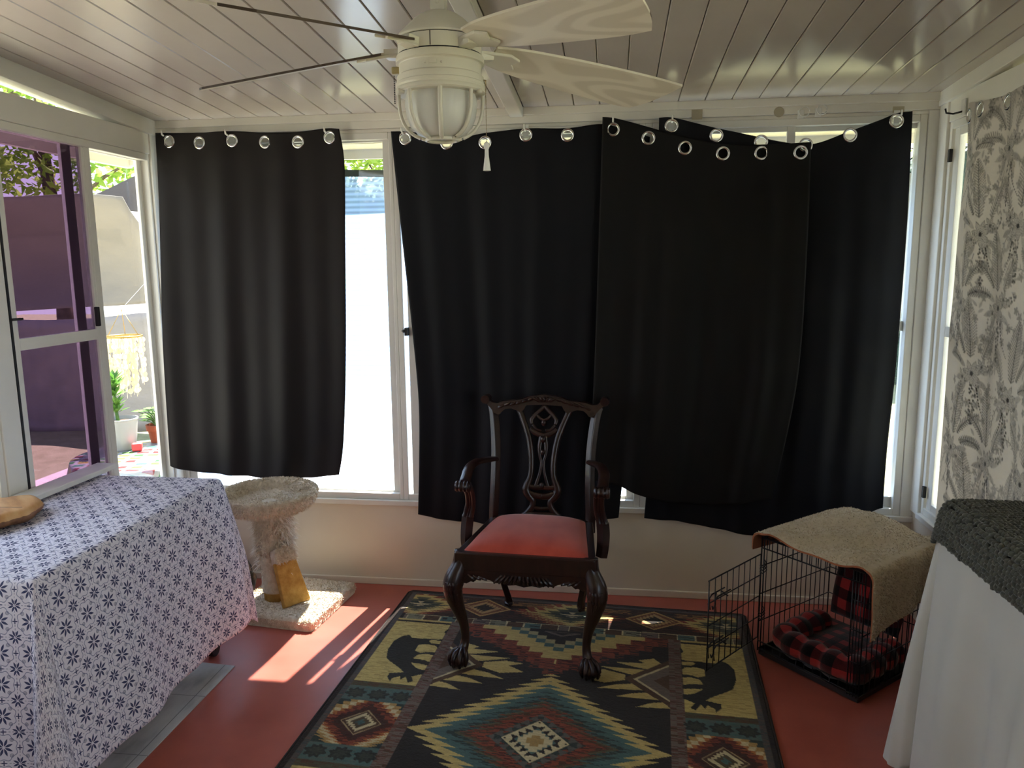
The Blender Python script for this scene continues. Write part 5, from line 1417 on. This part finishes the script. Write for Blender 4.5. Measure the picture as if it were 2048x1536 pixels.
# trees
LEAF = Mat('bright_green_leaves'); _n = LEAF.noise(1.4, 3.); _c = LEAF.ramp(_n, [(.3, srgb(96, 140, 48)), (.7, srgb(176, 196, 92))])
LEAF.set(_c, .6, spec=.2).translucent(_c, .5); LEAF = LEAF.m
BARK = plain('grey_brown_bark', srgb(96, 82, 68), .95, var=.2, nscale=12, bump=.6)
rt = random.Random(21)
def yard_tree(x, y, h, R, n, label, zs=.7, ls=.09):
    t = thing('yard_tree', label, 'tree', (x, y, -.16), group='leafy trees beyond the patio')
    m = MB(); taper_tube(m, [(0, 0, 0, .13), (.05, .02, h * .3, .10), (-.03, 0, h * .6, .06), (0, 0, h * .95, .015)], n=10)
    for k in range(7):
        a = k * 2.4; z0 = h * (.42 + .06 * k); taper_tube(m, [(0, 0, z0, .035), (R * .4 * math.cos(a), R * .4 * math.sin(a), z0 + h * .1, .02), (R * .8 * math.cos(a), R * .8 * math.sin(a), z0 + h * .16, .006)], n=6, k=3)
    m.build('trunk', BARK, t, smooth=True)
    m = MB()
    blobs = [(rt.uniform(-1, 1) * R * .6, rt.uniform(-1, 1) * R * .6, h * (.55 + rt.uniform(0, .42)), R * rt.uniform(.35, .6)) for _ in range(14)]
    for _ in range(n):
        b = rt.choice(blobs); d = Vector((rt.gauss(0, 1), rt.gauss(0, 1), rt.gauss(0, 1))).normalized() * b[3] * rt.random() ** .4
        p = Vector((b[0] + d.x, b[1] + d.y, b[2] + d.z * zs)); a = Vector((rt.gauss(0, 1), rt.gauss(0, 1), rt.gauss(0, .6))).normalized(); s = a.cross(Vector((rt.gauss(0, 1), rt.gauss(0, 1), 1))).normalized()
        L = ls * rt.uniform(.7, 1.4); nn = a.cross(s) * L * .15
        m.add([p, p + a * L * .5 + s * L * .28 + nn, p + a * L, p + a * L * .5 - s * L * .28 + nn], [(0, 1, 2), (0, 2, 3)])
    m.build('foliage', LEAF, t)
yard_tree(-6.9, 8.8, 5.4, 1.9, 5200, 'leafy yard tree beyond the shade sails, seen in the left window', ls=.12)
yard_tree(-11.6, 9.8, 5.8, 2.0, 3600, 'leafy yard tree farther left beyond the shade sails', ls=.12)
yard_tree(-4.25, 14.4, 6.4, 1.9, 6500, 'leafy yard tree behind the gap between the left curtains', zs=1.0, ls=.14)
yard_tree(1.0, 13.6, 6.0, 2.0, 3000, 'leafy yard tree behind the middle black curtains', ls=.12)
yard_tree(5.8, 12.6, 5.6, 2.0, 3000, 'leafy yard tree beyond the right corner of the room', ls=.12)
hd = thing('hedge', 'tall dark green hedge added across the back yard to block the low sky', 'hedge', (0, 0, 0))
m = MB(); hx0, hx1, hy, hh = -5.6, 6.0, 11.4, 3.0  # hedge added as a dark backdrop against bright sky behind the mesh
def hfn(u, v):
    a = 2 * PI * v; w = 1 + .16 * math.sin(u * 60) * math.sin(a * 2 + u * 20)
    return (hx0 + (hx1 - hx0) * u, hy + .55 * w * math.cos(a), -.16 + hh * .5 + hh * .5 * w * max(-1, min(1, 1.25 * math.sin(a))) + .12 * math.sin(u * 31) * max(0, math.sin(a)))
m.grid(hfn, 160, 24); HEDGE = plain('dark_hedge_leaves', srgb(52, 76, 58), .9, var=.3, nscale=5, bump=.8, bscale=30., bdist=.05)
m.build('branch_mass', HEDGE, hd, smooth=True)
m = MB()
for _ in range(9000):
    u, v = rt.random(), rt.random(); p = Vector(hfn(u, v)); a = Vector((rt.gauss(0, 1), rt.gauss(0, 1) - .6, rt.gauss(0, 1))).normalized(); q = a.cross(Vector((rt.gauss(0, 1), rt.gauss(0, 1), 1))).normalized(); L = rt.uniform(.06, .13)
    m.add([p, p + a * L * .5 + q * L * .3, p + a * L, p + a * L * .5 - q * L * .3], [(0, 1, 2), (0, 2, 3)])
m.build('foliage', HEDGE, hd)
# patio table with bright printed cloth, plants
def patch_print():
    M = Mat('shade_darkened_patchwork_oilcloth'); u, v, _ = M.xyz(M.coord('UV')); T = .085
    w = M.noise(14., 1., vec=M.coord('UV')) - .5
    a, b = (u + v * .25) / T + w * .5, (v - u * .2) / (T * .8) - w * .4
    fa, fb = a.fract(), b.fract(); ia, ib = a - fa, b - fb
    inside = fa.gt(.14) * fa.lt(.86) * fb.gt(.18) * fb.lt(.82)
    h = ((ia * 12.9898 + ib * 78.233).sin() * 43758.5453).fract()
    c = M.ramp(h, [(.0, srgb(206, 60, 62)), (.2, srgb(70, 176, 86)), (.4, srgb(232, 200, 88)), (.58, srgb(98, 190, 150)), (.74, srgb(220, 222, 214)), (.88, srgb(130, 190, 90))])
    M.m.node_tree.nodes['Color Ramp'].color_ramp.interpolation = 'CONSTANT'
    M.set(M.mix(inside, srgb(128, 127, 123), M.mix(.76, c, (0.,0.,0.,1.))), .4); return M.m  # cloth colours darkened in place of the shade the sails would cast
PZ, PCX, PCY, PR = .492, -2.63, 3.93, .395
pt = thing('patio_table', 'round patio table under the bright patchwork cloth outside the left window', 'table', (PCX, PCY, -.14))
m = MB(); m.lathe([(.001, .598), (PR - .012, .598), (PR - .008, .605), (PR - .008, .624), (PR - .014, .628), (.001, .628)], n=48, cap=False); m.build('tabletop', WHITE_PAINT, pt, auto=35)
for k in range(4):
    a = k * PI / 2 + .6; m = MB(); m.tube([(.12 * math.cos(a), .12 * math.sin(a), .598), (.17 * math.cos(a), .17 * math.sin(a), .3), (.30 * math.cos(a), .30 * math.sin(a), .0)], .014, n=8); m.build('leg', WHITE_PAINT, pt, smooth=True)
m = MB()
def round_cloth(u, v):
    a = 2 * PI * u; r = (PR + .20) * v
    if r < PR: return (PCX + r * math.cos(a), PCY + r * math.sin(a), PZ)
    d = r - PR; k = PR + d * .16 + .014 * min(1, d * 8) * math.sin(a * 14)
    return (PCX + k * math.cos(a), PCY + k * math.sin(a), PZ - d * .97)
m.grid(round_cloth, 120, 30, uvfn=lambda u, v: ((PR + .2) * v * math.cos(2 * PI * u), (PR + .2) * v * math.sin(2 * PI * u)))
oc = m.build('tablecloth', patch_print(), smooth=True, solid=.0015)
tag(oc, 'white patchwork tablecloth with bright coloured squares on the patio table', 'tablecloth')
PLW = plain('white_plastic_planter', srgb(150, 148, 143), .4); TERRA = plain('terracotta_clay', srgb(146, 70, 40), .85, var=.12); SOIL = plain('dark_potting_soil', srgb(60, 46, 36), 1., bump=.6)
def plant(x, y, label, pot_prof, mat, kind, name):
    t = thing(name, label, 'potted plant', (x, y, PZ + .002))
    m = MB(); m.lathe(pot_prof, n=36, cap=False); m.build('pot', mat, t, auto=35)
    zs = pot_prof[-1][1]; rs = pot_prof[-1][0]; m = MB(); m.lathe([(.001, zs + .004), (rs * .96, zs)], n=28, cap=False); m.build('soil', SOIL, t)
    m = MB(); rp = random.Random(hash(kind) % 7 + 3)
    G = kind
    if G == 'bush':
        taper_tube(m, [(-.02, 0, zs, .010), (-.03, 0, zs + .12, .008), (-.02, .0, zs + .24, .005)], n=8)
        for (cz, n_, L) in ((zs + .05, 16, .085), (zs + .09, 14, .085), (zs + .15, 18, .095), (zs + .20, 18, .10), (zs + .24, 14, .085)):
            for k in range(n_):
                a = rp.uniform(0, 2 * PI); e = rp.uniform(.3, 1.2); d = Vector((math.cos(a) * math.cos(e), math.sin(a) * math.cos(e), math.sin(e))); s = d.cross(Vector((0, 0, 1))).normalized(); p = Vector((-.025, 0, cz))
                m.add([p, p + d * L * .5 + s * L * .17, p + d * L + Vector((0, 0, -.01)), p + d * L * .5 - s * L * .17], [(0, 1, 2), (0, 2, 3)])
    else:
        for k in range(12):
            a = rp.uniform(0, 2 * PI); r = rp.uniform(.03, .095); h = rp.uniform(.04, .13); tip = Vector((math.cos(a) * r - .03, math.sin(a) * r, zs + h))
            taper_tube(m, [(0, 0, zs, .004), (tip.x * .5, tip.y * .5, zs + h * .7, .003), (tip.x, tip.y, tip.z, .002)], n=6, k=3)
            for q in range(5):
                b = q * 1.256; c_ = tip + Vector((math.cos(b), math.sin(b), .2)) * .022
                m.add([tuple(tip)] + [tuple(c_ + Vector((math.cos(b + w_), math.sin(b + w_), .1)) * .018) for w_ in (-1.2, -.5, .5, 1.2)], [(0, 1, 2, 3, 4)])
    m.build('foliage', LEAF_POT, t)
LEAF_POT = Mat('deep_green_pot_leaves'); _c = LEAF_POT.ramp(LEAF_POT.noise(20., 2.), [(.3, srgb(52, 96, 34)), (.7, srgb(104, 140, 58))]); LEAF_POT.set(_c, .5).translucent(_c, .35); LEAF_POT = LEAF_POT.m
plant(-2.845, 4.02, 'green leafy plant in a white pot on the patio table', [(.001, .0), (.060, .0), (.066, .01), (.078, .08), (.088, .175), (.092, .178), (.092, .185), (.086, .186), (.080, .165)], PLW, 'bush', 'potted_plant')
plant(-2.748, 4.222, 'small bright plant in a terracotta pot on the patio table', [(.001, 0), (.046, 0), (.058, .072), (.066, .073), (.070, .108), (.063, .109), (.060, .09)], TERRA, 'herb', 'potted_plant')
cb = MB(); cb.box(-.028, .028, -.024, .024, 0, .046)
o = cb.build('candle', plain('red_wax', srgb(200, 66, 62), .6, var=.15), bevel=.009); o.location = (-2.735, 3.985, PZ + .003); o.rotation_euler = (0, 0, .5); tag(o, 'small red candle block on the bright patchwork cloth', 'candle')
# shell wind chime
SHELL = Mat('gold_white_capiz_shell').set(srgb(226, 212, 176), .12, spec=.8).translucent(srgb(238, 230, 210), .5).m
wc = thing('wind_chime', 'capiz shell wind chime hanging above the white pot', 'wind chime', (-2.96, 4.28, 0))
m = MB(); m.tube([(.10 * math.cos(k * PI / 14), .10 * math.sin(k * PI / 14), 1.135) for k in range(28)], .006, n=8, closed=True)
for k in range(3): m.tube([(.10 * math.cos(k * 2.09), .10 * math.sin(k * 2.09), 1.135), (0, 0, 1.30)], .002, n=5)
m.build('hoop', plain('brass_hoop', srgb(170, 140, 80), .4, 1.), wc, smooth=True)
m = MB(); m.tube([(0, 0, 1.30), (0, .55, 1.62)], .0009, n=5); m.build('hanging_cord', plain('pale_grey_cord', srgb(150, 150, 148), .8), wc)
rc_ = random.Random(2)
for k in range(20):
    a = 2 * PI * k / 12 if k < 12 else 2 * PI * k / 8; R_ = .10 if k < 12 else .055
    x, y = R_ * math.cos(a), R_ * math.sin(a); m = MB(); m.tube([(x, y, 1.135), (x, y, .82 + .05 * rc_.random() - (.08 if k >= 12 else 0))], .0012, n=4); z = 1.11
    zend = .86 - (.08 if k >= 12 else 0)
    while z > zend:
        t_ = rc_.uniform(0, PI); ux, uy = math.cos(t_), math.sin(t_); r = .017
        ring_ = [(x + ux * r * math.cos(q * PI / 5), y + uy * r * math.cos(q * PI / 5), z + r * math.sin(q * PI / 5)) for q in range(10)]
        m.add(ring_ + [(p[0] - uy * .0016, p[1] + ux * .0016, p[2]) for p in ring_], [tuple(range(10)), tuple(range(19, 9, -1))] + [(q, 10 + q, 10 + (q + 1) % 10, (q + 1) % 10) for q in range(10)]); z -= .031
    m.build('shell_strand', SHELL, wc)
# ------------------------------------------------------------------ put every thing's Empty at the base of its parts
for o in list(S.objects):
    if o.type == 'EMPTY' and o.parent is None and o.location.length < 1e-6 and o.children:
        lo = Vector((1e9,) * 3); hi = Vector((-1e9,) * 3)
        for c in o.children:
            if c.type != 'MESH': continue
            for b in c.bound_box:
                for k in range(3): lo[k] = min(lo[k], b[k]); hi[k] = max(hi[k], b[k])
        if lo.x > 1e8: continue
        base = Vector(((lo.x + hi.x) / 2, (lo.y + hi.y) / 2, lo.z))
        o.location = base
        for c in o.children: c.location = c.location - base
